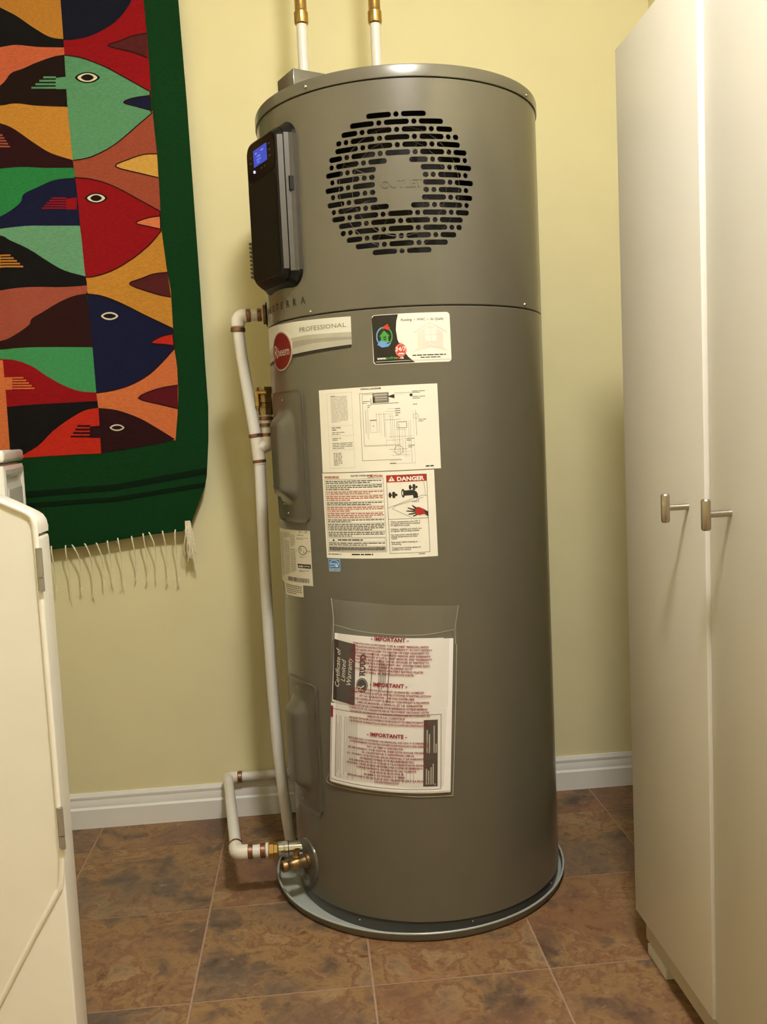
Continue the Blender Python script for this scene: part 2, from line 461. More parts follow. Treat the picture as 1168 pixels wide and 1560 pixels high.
loft(b, [(.255, .0795, 1.2340, 1.5360, .03), (.2785, .0795, 1.2350, 1.5350, .03), (.2845, .0740, 1.2395, 1.5310, .028), (.2925, .0705, 1.2440, 1.5260, .026), (.2925, .0685, 1.2455, 1.5245, .025), (.2942, .0685, 1.2455, 1.5245, .025), (.2942, .0700, 1.2445, 1.5255, .026), (.3045, .0655, 1.2520, 1.5200, .022), (.3070, .0630, 1.2560, 1.5170, .020)])
panel = finish('control_panel', b, blackp, heat, 25)
silver = mat('silver_trim', (84, 80, 76), .42, .3, var=.05, scale=60)
def strip(hw0, d0, hw1, d1, z0, z1, name='trim'):
    for sg in (1, -1):
        bm = bmesh.new(); q = [cp(sg*(hw0+.0006), d0, z0), cp(sg*(hw0+.0006), d0, z1), cp(sg*(hw1+.0006), d1, z1), cp(sg*(hw1+.0006), d1, z0)]
        q2 = [p_-cs_*sg*.003 for p_ in q]
        A = [bm.verts.new(p_) for p_ in q]; Bv = [bm.verts.new(p_) for p_ in q2]
        bm.faces.new(A); bm.faces.new(Bv[::-1])
        for k in range(4): bm.faces.new((A[k], A[(k+1) % 4], Bv[(k+1) % 4], Bv[k]))
        finish(name, bm, silver, panel)
strip(.0740, .2845, .0705, .2922, 1.262, 1.510)
silver2 = mat('dark_silver_trim', (60, 56, 51), .45, .2, var=.05, scale=60)
for sg in (1, -1):
    bm = bmesh.new(); box(bm, -.0015, .0008, -.008, .008, 1.264, 1.508, 0, 2, Matrix.Translation(cp(sg*.0795, .2705, 0)) @ Matrix((cs_*sg, cx_, Vector((0, 0, 1)))).transposed().to_4x4()); finish('side_strip', bm, silver2, panel)
strip(.0795, .2786, .0742, .2843, 1.262, 1.509)
strip(.0700, .2945, .0660, .3038, 1.266, 1.506)
b = bmesh.new(); box(b, -.004, .0022, -.0085, .0075, -.0125, .0125, 0, 2, Matrix.Translation(cp(.0765, .2805, 1.419)) @ Matrix((cs_, cx_, Vector((0, 0, 1)))).transposed().to_4x4())
finish('port', b, mat('port_black', (8, 7, 7), .6), panel)
# glass face (upper) and door (lower)
face_m = mat('gloss_black', (10, 9, 9), .2, var=.1, scale=40, spec=.2)
bm = bmesh.new()
ring = [(s, z) for s, z in rrect(.0605, 1.446, 1.5145, .016)]
A = [bm.verts.new(cp(s, .3078, z)) for s, z in ring]; bm.faces.new(A); finish('display_glass', bm, face_m, panel)
bm = bmesh.new()
A = [bm.verts.new(cp(s, .3076, z)) for s, z in rrect(.0605, 1.259, 1.4435, .014)]; bm.faces.new(A); finish('panel_door', bm, mat('door_black', (10, 9, 9), .42, var=.12, scale=50, spec=.15), panel)
bm = bmesh.new()
A = [bm.verts.new(cp(s, .3081, z)) for s, z in rrect(.0300, 1.4705, 1.5015, .0015)]; bm.faces.new(A)
finish('screen', bm, mat('lcd_blue', (20, 30, 120), .25, emit=(.03, .06, .42), estr=1.0), panel)
bm = bmesh.new()
for s_, z_, w_ in ((-.018, 1.494, .010), (.010, 1.494, .012), (-.006, 1.487, .016), (-.006, 1.481, .020), (-.008, 1.476, .012)):
    bm.faces.new([bm.verts.new(cp(s_+a, .3084, z_+c_)) for a, c_ in ((-w_/2, -.0016), (w_/2, -.0016), (w_/2, .0016), (-w_/2, .0016))])
finish('digits', bm, mat('lcd_pale', (80, 100, 220), .3, emit=(.07, .11, .5), estr=1.0), panel)['kind'] = 'stuff'
bm = bmesh.new(); bmesh.ops.create_uvsphere(bm, u_segments=12, v_segments=8, radius=.0026)
for v in bm.verts: v.co = v.co+cp(-.0285, .3075, 1.4625)
finish('indicator_light', bm, mat('led_violet', (150, 140, 255), .3, emit=(.45, .4, 1.0), estr=4.0), panel, 40)
bm = bmesh.new()
for s, z in ((.040, 1.497), (.042, 1.486), (.041, 1.475), (.018, 1.4625), (.004, 1.4625), (-.042, 1.492), (-.043, 1.482)):
    vs = [bm.verts.new(cp(s+a, .3081, z+c_)) for a, c_ in ((-.004, -.0012), (.004, -.0012), (.004, .0012), (-.004, .0012))]; bm.faces.new(vs)
finish('button_marks', bm, mat('grey_print', (60, 58, 62), .5), panel)['kind'] = 'stuff'
# intake louvre box at the far left side
for k in range(9):
    b = bmesh.new()
    box(b, -.05, .05, -.01, .030, -.002, .0025, .0008, 1, FM(P(-196, 1.292+.0085*k, R), P(-196, 0, 1).normalized(), Vector((-math.sin(rad(-196)), math.cos(rad(-196)), 0))))
    finish('intake_slat', b, paint2, heat, 40)

# ------------------------------------------------------------------ labels stuck on the jacket
class Label:
    """a sheet bent on the heater; corners TL, TR, BR, BL given as (angle, height); print is added in fractions of its size"""
    def __init__(s, name, corners, material, parent=heat, lift=.0003, t=.0003, make=True, rc=0, cuts=None):
        s.c = corners; s.lift = lift; s.pr = {}
        (a0, z0), (a1, z1), (a2, z2), (a3, z3) = corners
        s.W = R*rad((a1-a0+a2-a3)/2); s.H = (z0+z1-z2-z3)/2
        if make:
            ol = [(0, 0), (1, 0), (1, 1), (0, 1)]
            if rc:
                ol = []
                for (px, py, sx, sy, a_) in ((0, 0, 1, 1, 180), (1, 0, -1, 1, 270), (1, 1, -1, -1, 0), (0, 1, 1, -1, 90)):
                    for k in range(6):
                        q = rad(a_+18*k); ol.append((px+sx*rc/s.W+rc/s.W*math.cos(q), py+sy*rc/s.H+rc/s.H*math.sin(q)))
            b_ = s.sheet(ol); thicken(b_, t)
            s.put(b_, lift); s.o = finish(name, b_, material, parent, smooth='keep'); radial(s.o, .8)
    def sheet(s, ol, holes=()):
        return fill([(x*s.W, -y*s.H) for x, y in ol], [[(x*s.W, -y*s.H) for x, y in h] for h in holes], cut=.0105)
    def map(s, x, y, h):
        fx_, fy_ = x/s.W, -y/s.H
        (a0, z0), (a1, z1), (a2, z2), (a3, z3) = s.c
        a = (a0*(1-fx_)+a1*fx_)*(1-fy_)+(a3*(1-fx_)+a2*fx_)*fy_
        z = (z0*(1-fx_)+z1*fx_)*(1-fy_)+(z3*(1-fx_)+z2*fx_)*fy_
        return P(a, z, R+h)
    def put(s, b_, h):
        for v in b_.verts: v.co = s.map(v.co.x, v.co.y, h+v.co.z)
    def acc(s, m_, lay):
        return s.pr.setdefault((m_.name, lay), (m_, lay, bmesh.new()))[2]
    def poly(s, pts, m_, lay=1, holes=()):
        merge(s.acc(m_, lay), s.sheet(pts, holes))
    def rect(s, x0, y0, x1, y1, m_, lay=1): s.poly([(x0, y0), (x1, y0), (x1, y1), (x0, y1)], m_, lay)
    def ell(s, cx, cy, rx, ry, m_, lay=1, a0=0, a1=360, inner=None, n=40):
        o_ = [(cx+rx*math.cos(rad(a0+(a1-a0)*k/n)), cy+ry*math.sin(rad(a0+(a1-a0)*k/n))) for k in range(n+(0 if a1-a0 >= 360 else 1))]
        if inner:
            i_ = [(cx+rx*inner*math.cos(rad(a0+(a1-a0)*k/n)), cy+ry*inner*math.sin(rad(a0+(a1-a0)*k/n))) for k in range(n+(0 if a1-a0 >= 360 else 1))]
            if a1-a0 >= 360: s.poly(o_, m_, lay, [i_])
            else: s.poly(o_+i_[::-1], m_, lay)
        else: s.poly(o_, m_, lay)
    def line(s, pts, w_, m_, lay=1):
        bm_ = s.acc(m_, lay)
        for (x0, y0), (x1, y1) in zip(pts, pts[1:]):
            a = Vector((x0*s.W, -y0*s.H, 0)); c = Vector((x1*s.W, -y1*s.H, 0)); d = (c-a)
            if d.length < 1e-7: continue
            n_ = max(1, int(abs(d.x)/.01)); d = d.normalized(); q = Vector((-d.y, d.x, 0))*w_/2
            for k in range(n_):
                p0 = a+(c-a)*k/n_; p1 = a+(c-a)*(k+1)/n_
                bm_.faces.new([bm_.verts.new(v) for v in (p0-q, p1-q, p1+q, p0+q)])
    def frame(s, x0, y0, x1, y1, w_, m_, lay=1): s.line([(x0, y0), (x1, y0), (x1, y1), (x0, y1), (x0, y0)], w_, m_, lay)
    def text(s, t_, x, y, size, m_, align='L', width=None, bold=0, shear=0, rot=0, lay=2, space=1, res=2, arch=0):
        V, Fs = text_mesh(t_, size, bold, shear, space, res)
        if not V: return
        x0 = min(v.x for v in V); x1 = max(v.x for v in V)
        sx = width*s.W/(x1-x0) if width else 1
        if rot in (90, -90) and width: sx = width*s.H/(x1-x0)
        ox = {'L': x0, 'C': (x0+x1)/2, 'R': x1}[align]
        bm_ = s.acc(m_, lay); cr_, sr_ = math.cos(rad(rot)), math.sin(rad(rot)); vs_ = []
        for v in V:
            px, py = (v.x-ox)*sx, v.y
            vs_.append(bm_.verts.new((x*s.W+px*cr_-py*sr_, -y*s.H+px*sr_+py*cr_, 0)))
        for f_ in Fs:
            try: bm_.faces.new([vs_[i] for i in f_])
            except ValueError: pass
    def bars(s, x0, y0, x1, y1, n, m_, seed=1, fillf=.42, last=.6, lay=1, word=.012):
        """unreadable small print: rows of word-sized dashes"""
        rn = random.Random(seed); bm_ = s.acc(m_, lay); hh_ = (y1-y0)/n
        for i in range(n):
            y = y0+hh_*(i+.5); xe = x1 if i < n-1 else x0+(x1-x0)*last; x = x0
            while x < xe-.003:
                l = min(rn.uniform(.4, 1.5)*word/s.W, xe-x); q = hh_*fillf/2
                bm_.faces.new([bm_.verts.new((a*s.W, -c_*s.H, 0)) for a, c_ in ((x, y+q), (x+l, y+q), (x+l, y-q), (x, y-q))])
                x += l+.0014/s.W
    def done(s, parent=None, name='print'):
        for k, (m_, lay, bm_) in s.pr.items():
            s.put(bm_, s.lift+.00016*lay)
            for f in bm_.faces: f.normal_update()
            for f in bm_.faces:
                c = f.calc_center_median()
                if f.normal.dot(Vector((c.x, c.y, 0))) < 0: f.normal_flip()
            finish(name, bm_, m_, parent or s.o, smooth='keep')['kind'] = 'stuff'
        s.pr = {}
paper = mat('label_paper', (241, 236, 222), .45, var=.015, scale=40)
ink = mat('ink_black', (44, 40, 37), .5, var=.1)
inkg = mat('ink_grey', (128, 122, 112), .5, var=.1)
inkl = mat('ink_pale_grey', (186, 180, 168), .5, var=.06)
inkr = mat('ink_red', (172, 44, 38), .5, var=.06)
inkw = mat('ink_white', (240, 236, 226), .45, var=.02)

# wiring diagram
lb = Label('wiring_diagram_label', [(-131.9, 1.0390), (-85.4, 1.0390), (-85.3, .8865), (-132.1, .8862)], paper)
lb.text('WIRING DIAGRAM', .47, .033, .0046, ink, 'C', bold=.02)
lb.frame(.08, .05, .31, .95, .0004, inkl); lb.line([(.10, .44), (.31, .44)], .0004, inkl); lb.line([(.10, .73), (.31, .73)], .0004, inkl); lb.line([(.10, .56), (.31, .56)], .0004, inkl)
lb.bars(.115, .085, .27, .40, 20, inkl, 2, .5, .5, word=.014); lb.bars(.115, .075, .19, .09, 1, ink, 22); lb.bars(.115, .45, .2, .5, 2, inkg, 3, .5)
lb.bars(.115, .51, .24, .55, 2, inkg, 4); lb.bars(.115, .58, .2, .62, 2, inkg, 5); lb.bars(.115, .64, .30, .72, 4, inkg, 6); lb.bars(.12, .76, .2, .92, 9, inkg, 7, .5, .6, word=.006)
lb.rect(.485, .075, .615, .195, inkg); lb.rect(.50, .09, .60, .11, inkl, 2); lb.rect(.50, .125, .60, .14, inkl, 2); lb.rect(.50, .155, .60, .165, inkl, 2)
lb.poly([(.60, .125), (.66, .10), (.66, .15)], ink, 2); lb.rect(.485, .12, .505, .19, ink, 2)
lb.line([(.49, .075), (.378, .075), (.378, .87), (.69, .87)], .0006, ink); lb.line([(.49, .09), (.40, .09), (.40, .70), (.68, .70)], .0005, ink)
lb.line([(.47, .14), (.47, .205), (.69, .205)], .0009, ink)
for i, (x, y0, y1) in enumerate([(.42, .27, .55), (.43, .27, .6), (.44, .25, .62), (.51, .31, .5), (.53, .31, .55), (.545, .31, .58), (.57, .31, .6), (.58, .33, .72), (.62, .33, .62), (.635, .31, .66), (.65, .4, .75), (.67, .45, .8), (.685, .45, .8), (.71, .5, .82), (.73, .5, .85), (.76, .42, .7), (.775, .42, .92), (.80, .3, .95), (.82, .3, .6)]):
    lb.line([(x, y0), (x, y1)], .0004 if i % 3 else .0006, inkl if i % 2 else inkg)
for i, (y, x0, x1) in enumerate([(.09, .66, .82), (.11, .67, .74), (.27, .60, .68), (.30, .58, .66), (.33, .50, .62), (.36, .60, .69), (.40, .58, .70), (.50, .66, .74), (.52, .66, .74), (.60, .60, .78), (.64, .58, .70), (.69, .40, .7), (.75, .6, .74), (.78, .62, .76), (.82, .62, .76), (.88, .6, .70), (.92, .6, .8)]):
    lb.line([(x0, y), (x1, y)], .0004 if i % 2 else .0006, inkl if i % 3 else inkg)
lb.frame(.455, .40, .51, .54, .0004, inkg); lb.rect(.455, .39, .51, .402, inkg); lb.bars(.475, .455, .495, .475, 1, inkg, 9)
lb.frame(.67, .43, .745, .50, .0008, ink); lb.ell(.675, .76, .035, .055, inkg, 1, inner=.9); lb.ell(.82, .37, .022, .03, inkg, 1, inner=.9)
lb.ell(.79, .12, .012, .018, ink); lb.bars(.80, .07, .90, .10, 2, ink, 11); lb.bars(.80, .13, .90, .17, 2, inkg, 12); lb.bars(.80, .22, .86, .24, 1, inkg, 13); lb.bars(.84, .40, .9, .44, 2, inkg, 14)
lb.bars(.40, .16, .46, .2, 2, inkg, 15); lb.bars(.44, .21, .47, .25, 2, inkg, 16); lb.bars(.66, .26, .70, .36, 4, inkg, 17); lb.bars(.74, .62, .80, .66, 2, inkg, 18); lb.bars(.75, .7, .8, .74, 2, inkg, 19); lb.bars(.60, .9, .68, .93, 1, inkg, 20)
lb.bars(.88, .955, .985, .975, 1, ink, 21, .8)
lb.done()
# warning label
lb = Label('warning_label', [(-132.4, .8848), (-87.9, .8848), (-87.8, .7268), (-132.3, .7254)], paper, lift=.00008)
lb.text('WARNING', .02, .062, .0066, inkr, 'L', .155, bold=.03); lb.text('ELECTRIC WATER HEATER', .39, .045, .0042, ink, 'C', .20, bold=.02); lb.text('CAUTION', .57, .062, .0066, inkr, 'R', .13, bold=.03)
lb.frame(.022, .075, .575, .925, .0005, ink)
yy = .085
for i, (n_, m_) in enumerate([(2, ink), (3, ink), (2, inkr), (3, inkr), (2, ink), (3, inkr), (3, inkr), (2, ink), (4, ink), (3, ink)]):
    h_ = n_*.0205; lb.bars(.033, yy, .565, yy+h_, n_, m_, 30+i, .5, .45 if i % 2 else .8, word=.007)
    yy += h_+.006; lb.line([(.03, yy), (.57, yy)], .0004, ink); yy += .006
lb.frame(.04, yy+.004, .565, yy+.045, .0004, ink); lb.poly([(.07, yy+.037), (.085, yy+.01), (.10, yy+.037)], ink); lb.bars(.13, yy+.015, .53, yy+.033, 1, ink, 51, .8)
yy += .052; lb.bars(.033, yy, .565, yy+.04, 2, ink, 52, .5, .7); yy += .046; lb.line([(.03, yy), (.57, yy)], .0004, ink)
lb.rect(.03, yy+.006, .57, .918, inkl, 1); lb.bars(.037, yy+.01, .56, .91, 6, ink, 53, .6, .2, 2, .007)
lb.bars(.26, .942, .585, .962, 1, ink, 54, .8); lb.bars(.02, .945, .24, .96, 1, inkg, 55, .8)
# danger box
lb.rect(.602, .045, .935, .125, inkr, 1); lb.poly([(.618, .112), (.645, .055), (.672, .112)], inkw, 2); lb.rect(.6425, .072, .6475, .094, inkr, 3); lb.rect(.6425, .099, .6475, .105, inkr, 3)
lb.text('DANGER', .69, .112, .0105, inkw, 'L', .225, bold=.035, lay=2)
lb.frame(.602, .045, .935, .945, .0007, ink); lb.line([(.602, .55), (.935, .55)], .0007, ink)
lb.line([(.602, .42), (.78, .335), (.90, .285), (.935, .30)], .0006, ink); lb.line([(.80, .54), (.64, .43), (.66, .40), (.90, .31)], .0006, ink); lb.line([(.91, .125), (.92, .29)], .0005, ink)
for cx, cy, k in ((.645, .27, 1), (.815, .19, .9)):
    lb.ell(cx-.02, cy, .012*k, .032*k, ink, 2); lb.ell(cx+.012, cy-.02, .013*k, .017*k, ink, 2); lb.ell(cx+.012, cy+.02, .013*k, .017*k, ink, 2); lb.ell(cx+.032, cy, .011*k, .015*k, ink, 2); lb.rect(cx-.015, cy-.007, cx+.03, cy+.007, ink, 2)
lb.ell(.735, .255, .015, .05, ink, 1, inner=.55); lb.poly([(.735, .225), (.82, .22), (.845, .24), (.855, .265), (.858, .315), (.82, .315), (.815, .28), (.735, .285)], ink, 2)
lb.poly([(.805, .335), (.865, .33), (.875, .42), (.80, .42)], inkw, 2); lb.text('HOT', .837, .365, .0062, ink, 'C', bold=.01, lay=3)
lb.poly([(.82, .425), (.86, .42), (.90, .445), (.935, .48), (.935, .53), (.90, .505), (.86, .515), (.83, .50)], inkr, 3); lb.poly([(.90, .455), (.935, .475), (.935, .535), (.915, .515)], ink, 4)
for q in ([(.83, .44), (.80, .40), (.808, .395), (.845, .43)], [(.825, .46), (.765, .43), (.77, .42), (.83, .445)], [(.825, .475), (.755, .465), (.757, .455), (.83, .46)], [(.83, .495), (.775, .505), (.772, .493), (.83, .48)], [(.845, .51), (.81, .53), (.805, .52), (.835, .5)]): lb.poly(q, ink, 4)
for i, t_ in enumerate(['Water temperature over 125\u00b0 F', 'can cause severe burns instantly', 'or death from scalds.', None, 'Children, disabled and elderly are', 'at highest risk of being scalded.', None, 'See instruction manual before', 'setting temperature at water', 'heater.', None, 'Feel water before bathing or', 'showering.', None, 'Temperature limiting valves are', 'available, see manual.']):
    if t_: lb.text(t_, .618, .588+.0215*i+(-.005*t_.count('zz')), .00415, ink, 'L', bold=.012)
lb.bars(.84, .955, .93, .968, 1, inkg, 56, .8)
lb.done()
# small blue energy mark
lb = Label('energy_sticker', [(-131.6, .7238), (-126.0, .7240), (-126.0, .7006), (-131.5, .6996)], mat('sticker_blue', (38, 122, 190), .4, var=.03))
lb.frame(.03, .03, .97, .97, .0006, inkw); lb.ell(.5, .36, .38, .26, inkw, 1, 150, 395, inner=.88); lb.text('energy', .5, .45, .0062, inkw, 'C', .56, shear=.35, bold=.01)
st = [(.72+(.14 if k % 2 == 0 else .06)*math.cos(rad(36*k-90)), .56+(.14 if k % 2 == 0 else .06)*math.sin(rad(36*k-90))) for k in range(10)]
lb.poly(st, inkw, 2); lb.line([(.1, .62), (.4, .58), (.7, .56)], .001, inkw, 2); lb.line([(.03, .76), (.97, .76)], .0006, inkw); lb.text('ENERGY STAR', .5, .915, .0030, inkw, 'C', .82, bold=.02)
lb.done()
# contractor sticker
blk = mat('card_black', (38, 33, 28), .4, var=.05); redm = mat('card_red', (206, 62, 48), .4); grn = mat('card_green', (72, 158, 70), .4); blu = mat('card_blue', (110, 160, 214), .4)
pale = mat('card_pale', (226, 220, 208), .45)
lb = Label('contractor_sticker', [(-108.3, 1.1652), (-79.7, 1.1652), (-79.6, 1.0772), (-108.4, 1.0776)], mat('card_white', (246, 240, 226), .35, var=.01), rc=.006)
lb.poly([(.03, .01), (.34, .01), (.315, .15), (.305, .32), (.32, .52), (.37, .70), (.45, .88), (.53, .99), (.03, .99), (.008, .94), (.0, .06)], blk, 1)
lb.ell(.155, .44, .105, .20, grn, 2, 250, 420, inner=.86); lb.ell(.155, .44, .105, .20, blu, 2, 110, 250, inner=.86)
lb.poly([(.06, .60), (.10, .52), (.17, .55), (.22, .54), (.17, .60), (.24, .58), (.20, .65), (.12, .66)], blu, 3)
lb.poly([(.09, .44), (.155, .32), (.225, .44), (.205, .44), (.205, .55), (.11, .53), (.11, .44)], grn, 3)
for x in (.145, .165):
    for y in (.44, .485): lb.rect(x, y, x+.014, y+.032, blk, 4)
lb.poly([(.13, .30), (.155, .24), (.175, .215), (.205, .19), (.215, .25), (.235, .27), (.215, .28), (.22, .32), (.185, .30), (.165, .28)], redm, 3)
lb.ell(.355, .735, .072, .135, redm, 4); lb.ell(.355, .735, .062, .116, inkw, 5, inner=.95); lb.text('24/7', .355, .75, .0105, inkw, 'C', bold=.02, shear=.15, lay=5); lb.rect(.325, .79, .39, .815, inkw, 5); lb.poly([(.32, .635), (.34, .585), (.36, .58), (.35, .605), (.39, .61), (.375, .635)], redm, 4)
lb.rect(.03, .945, .985, .952, inkl, 5); lb.rect(.03, .945, .46, .952, inkw, 6)
lb.text('www.', .05, .905, .0070, inkw, 'L', bold=.03, lay=3); lb.text('ecofree', .158, .905, .0070, grn, 'L', bold=.02, lay=3); lb.text('inc', .285, .905, .0070, redm, 'L', bold=.02, lay=3); lb.text('.ca', .335, .905, .0070, inkw, 'L', bold=.03, lay=3)
lb.text('Plumbing  ~  HVAC  ~  Air Quality', .645, .155, .0066, ink, 'C', .55, shear=.2, bold=.008)
lb.poly([(.50, .40), (.735, .18), (.97, .40), (.93, .40), (.735, .225), (.55, .41)], pale, 1); lb.poly([(.57, .40), (.735, .25), (.90, .40), (.90, .70), (.735, .62), (.57, .70)], pale, 1)
for x, y in ((.67, .32), (.75, .32), (.67, .46), (.75, .46)): lb.rect(x, y, x+.068, y+.115, inkw, 2)
lb.poly([(.48, .80), (.60, .68), (.735, .64), (.88, .69), (.98, .80), (.85, .74), (.735, .70), (.60, .75)], pale, 1)
lb.bars(.50, .835, .93, .865, 1, ink, 60, .7, 1, 2, .009); lb.bars(.60, .885, .86, .91, 1, ink, 61, .7, 1, 2, .008)
lb.done()
# name strip with oval badge
strip_m = mat('silver_sticker', (226, 224, 214), .3, .15, var=.02, scale=30)
lb = Label('name_strip', [(-174, 1.1762), (-116.3, 1.1670), (-116.4, 1.1119), (-174, 1.0985)], strip_m)
g1_ = mat('sticker_grey', (188, 184, 172), .3, .15); g2_ = mat('sticker_grey_mid', (166, 160, 146), .3, .15); blackln = mat('sticker_black', (30, 26, 24), .4)
lb.poly([(.30, .46), (.65, .43), (1, .50), (1, .985), (.0, .985), (.0, .62)], g1_, 1); lb.poly([(.30, .58), (.60, .55), (.85, .60), (1, .66), (1, .985), (0, .985), (0, .72)], g2_, 2); lb.poly([(.30, .78), (.7, .70), (1, .74), (1, .985), (0, .985), (0, .84)], g1_, 3)
lb.rect(0, .905, 1, 1.0, blackln, 4)
lb.text('PROFESSIONAL', .965, .32, .0128, inkg, 'R', .385, bold=.0, space=1.05)
lb.done()
lb = Label('badge', [(-163.1, 1.1590), (-145.4, 1.1590), (-145.4, 1.0840), (-163.1, 1.0840)], strip_m, make=False)
ol = [(.5+.5*math.cos(2*PI*k/48), .5+.5*math.sin(2*PI*k/48)) for k in range(48)]
bb = lb.sheet(ol); thicken(bb, .0022); lb.put(bb, .0024); lb.lift = .0024
lb.o = finish('oval_badge', bb, mat('badge_rim', (196, 176, 160), .3, .3), heat, smooth='keep')
inkb = mat('badge_silver', (206, 190, 178), .35, .2)
redb = mat('badge_red', (118, 14, 17), .4, var=.05, spec=.3)
lb.ell(.5, .5, .46, .465, redb, 1)
lb.text('R', .12, .66, .036, inkb, 'L', .20, lay=2, shear=.1); lb.text('heem', .33, .62, .024, inkb, 'L', .56, lay=2, bold=.005)
lb.done()
# model name at the foot of the upper shroud
lb = Label('lettering', [(-172.5, 1.2140), (-135.6, 1.2140), (-135.6, 1.2010), (-172.5, 1.2010)], paper, make=False)
lb.lift = .0001
for i, ch_ in enumerate('PROTERRA'): lb.text(ch_, .03+.125*i, .97, .0180, ink, 'L', bold=.04)
lb.done(heat, 'model_lettering')
# rating plate
lb = Label('rating_plate', [(-175.5, .7702), (-141.0, .7748), (-140.8, .6678), (-176.5, .6595)], mat('plate_paper', (222, 214, 196), .4, var=.02))
lb.text('JW 11 093', .78, .05, .0068, ink, 'L', .18, space=1.1); lb.bars(.74, .075, .97, .10, 1, inkg, 70); lb.bars(.72, .13, .96, .17, 2, inkg, 71)
lb.bars(.33, .06, .55, .16, 4, inkg, 72); lb.bars(.56, .08, .68, .30, 8, inkg, 73, word=.006); lb.bars(.1, .07, .30, .9, 24, inkg, 74, word=.006)
lb.bars(.33, .2, .52, .84, 20, inkg, 75, word=.007); lb.bars(.55, .34, .68, .78, 14, inkg, 76, word=.006)
lb.ell(.84, .36, .085, .085, ink, 1, inner=.86); lb.text('U', .805, .375, .0088, ink, 'C', bold=.02); lb.text('L', .868, .405, .0088, ink, 'C', bold=.02); lb.text('C', .715, .385, .0052, ink, 'C'); lb.text('US', .965, .385, .0048, ink, 'C', .05)
lb.bars(.77, .47, .91, .50, 2, inkg, 77); lb.rect(.72, .61, .985, .685, ink, 1); lb.text('AHRI', .735, .668, .0052, inkw, 'L', .10, bold=.03); lb.text('CERTIFIED', .85, .66, .0034, inkw, 'L', .12, bold=.01)
lb.bars(.74, .72, .95, .76, 2, inkg, 78)
rn = random.Random(5); x = .42
while x < .93:
    w2 = rn.choice((.008, .012, .018)); lb.rect(x, .87, x+w2, .95, ink, 1); x += w2+rn.choice((.008, .012))
lb.done()
lb = Label('service_label', [(-168, .6640), (-147.4, .6672), (-147.4, .6425), (-166, .6370)], mat('plate_paper', (222, 214, 196), .4), lift=.0009)
lb.bars(.12, .12, .95, .86, 5, inkg, 80, .5, .7, word=.008); lb.done()

# drain valve and its escutcheon
dth, dz = -156.3, .0935
dn = P(dth, 0, 1.0).normalized(); base = P(dth, dz)
b = bmesh.new(); turned(b, base-dn*.012, base+dn*.003, [(0, .044), (.72, .044), (.95, .0425), (1, .040)], 40)
finish('valve_escutcheon', b, mat('grey_plastic', (92, 86, 76), .22, var=.03), heat, 30)
brass = mat('brass', (188, 156, 98), .3, 1.0, var=.12, scale=80, bump=.1, bscale=300)
brass2 = mat('brass_dull', (152, 128, 92), .42, 1.0, var=.15, scale=70, bump=.15, bscale=260)
b = bmesh.new()
turned(b, base, base+dn*.058, [(0, .0150), (.14, .0150), (.17, .0118), (.32, .0112), (.42, .0128), (.52, .0124), (.60, .0100), (.80, .0104), (.84, .0118), (.97, .0118), (1, .0108)], 28)
dv = finish('drain_valve', b, brass2, heat, 30)
b = bmesh.new(); q = base+dn*.026
turned(b, q, q+Vector((0, 0, .024)), [(0, .008), (.6, .008), (.65, .006), (1, .006)], 16); finish('stem', b, brass, dv, 30)
b = bmesh.new(); q = base+dn*.0575
turned(b, q, q+dn*.0012, [(0, .0076), (1, .0076)], 20); finish('bore', b, mat('brass_bore', (110, 62, 30), .5, .6), dv, 30)
# ================================================================== DRAIN PAN
pc = Vector((-.0167, .0124, 0))
pan = empty('drain_pan', (pc.x, pc.y, 0), 'shallow round grey drain pan under the water heater', 'pan')
pan_m = mat('grey_pan', (150, 156, 152), .38, .15, var=.04, scale=30)
rim_m = mat('pan_rim', (176, 182, 178), .3, .2, var=.04, scale=30)
def lathe_at(bm, prof, c, n=120):
    cols = [[bm.verts.new((c.x+r*math.cos(2*PI*k/n), c.y+r*math.sin(2*PI*k/n), z)) for r, z in prof] for k in range(n)]
    for k in range(n):
        a, d = cols[k], cols[(k+1) % n]
        for i in range(len(prof)-1): bm.faces.new((a[i], d[i], d[i+1], a[i+1]))
    return cols
b = bmesh.new()
cl = lathe_at(b, [(.302, .0004), (.3075, .002), (.3105, .006), (.3125, .0165), (.3105, .0170), (.3080, .0075), (.3045, .0040), (.300, .0034)], pc)
b.faces.new([c[0] for c in cl][::-1]); b.faces.new([c[-1] for c in cl])
finish('basin', b, mat('pan_shaded_side', (112, 110, 104), .45, .1, var=.05), pan, 35)  # shade on the outer wall put into a darker grey than rim and floor
b = bmesh.new()
rc = pc+Vector((0, 0, .0176))
cl = lathe_at(b, [(.3115+.0024*math.cos(2*PI*k/10), .0182+.0022*math.sin(2*PI*k/10)) for k in range(11)], pc)
bmesh.ops.remove_doubles(b, verts=b.verts, dist=1e-6)
finish('rolled_rim', b, rim_m, pan, 60)
b = bmesh.new(); cl = lathe_at(b, [(.3070, .0070), (.3042, .00425), (.2995, .0037), (.12, .0037)], pc); b.faces.new([c[-1] for c in cl])
finish('basin_floor', b, mat('pan_grey_floor', (176, 182, 178), .35, .1, var=.05), pan, 40)

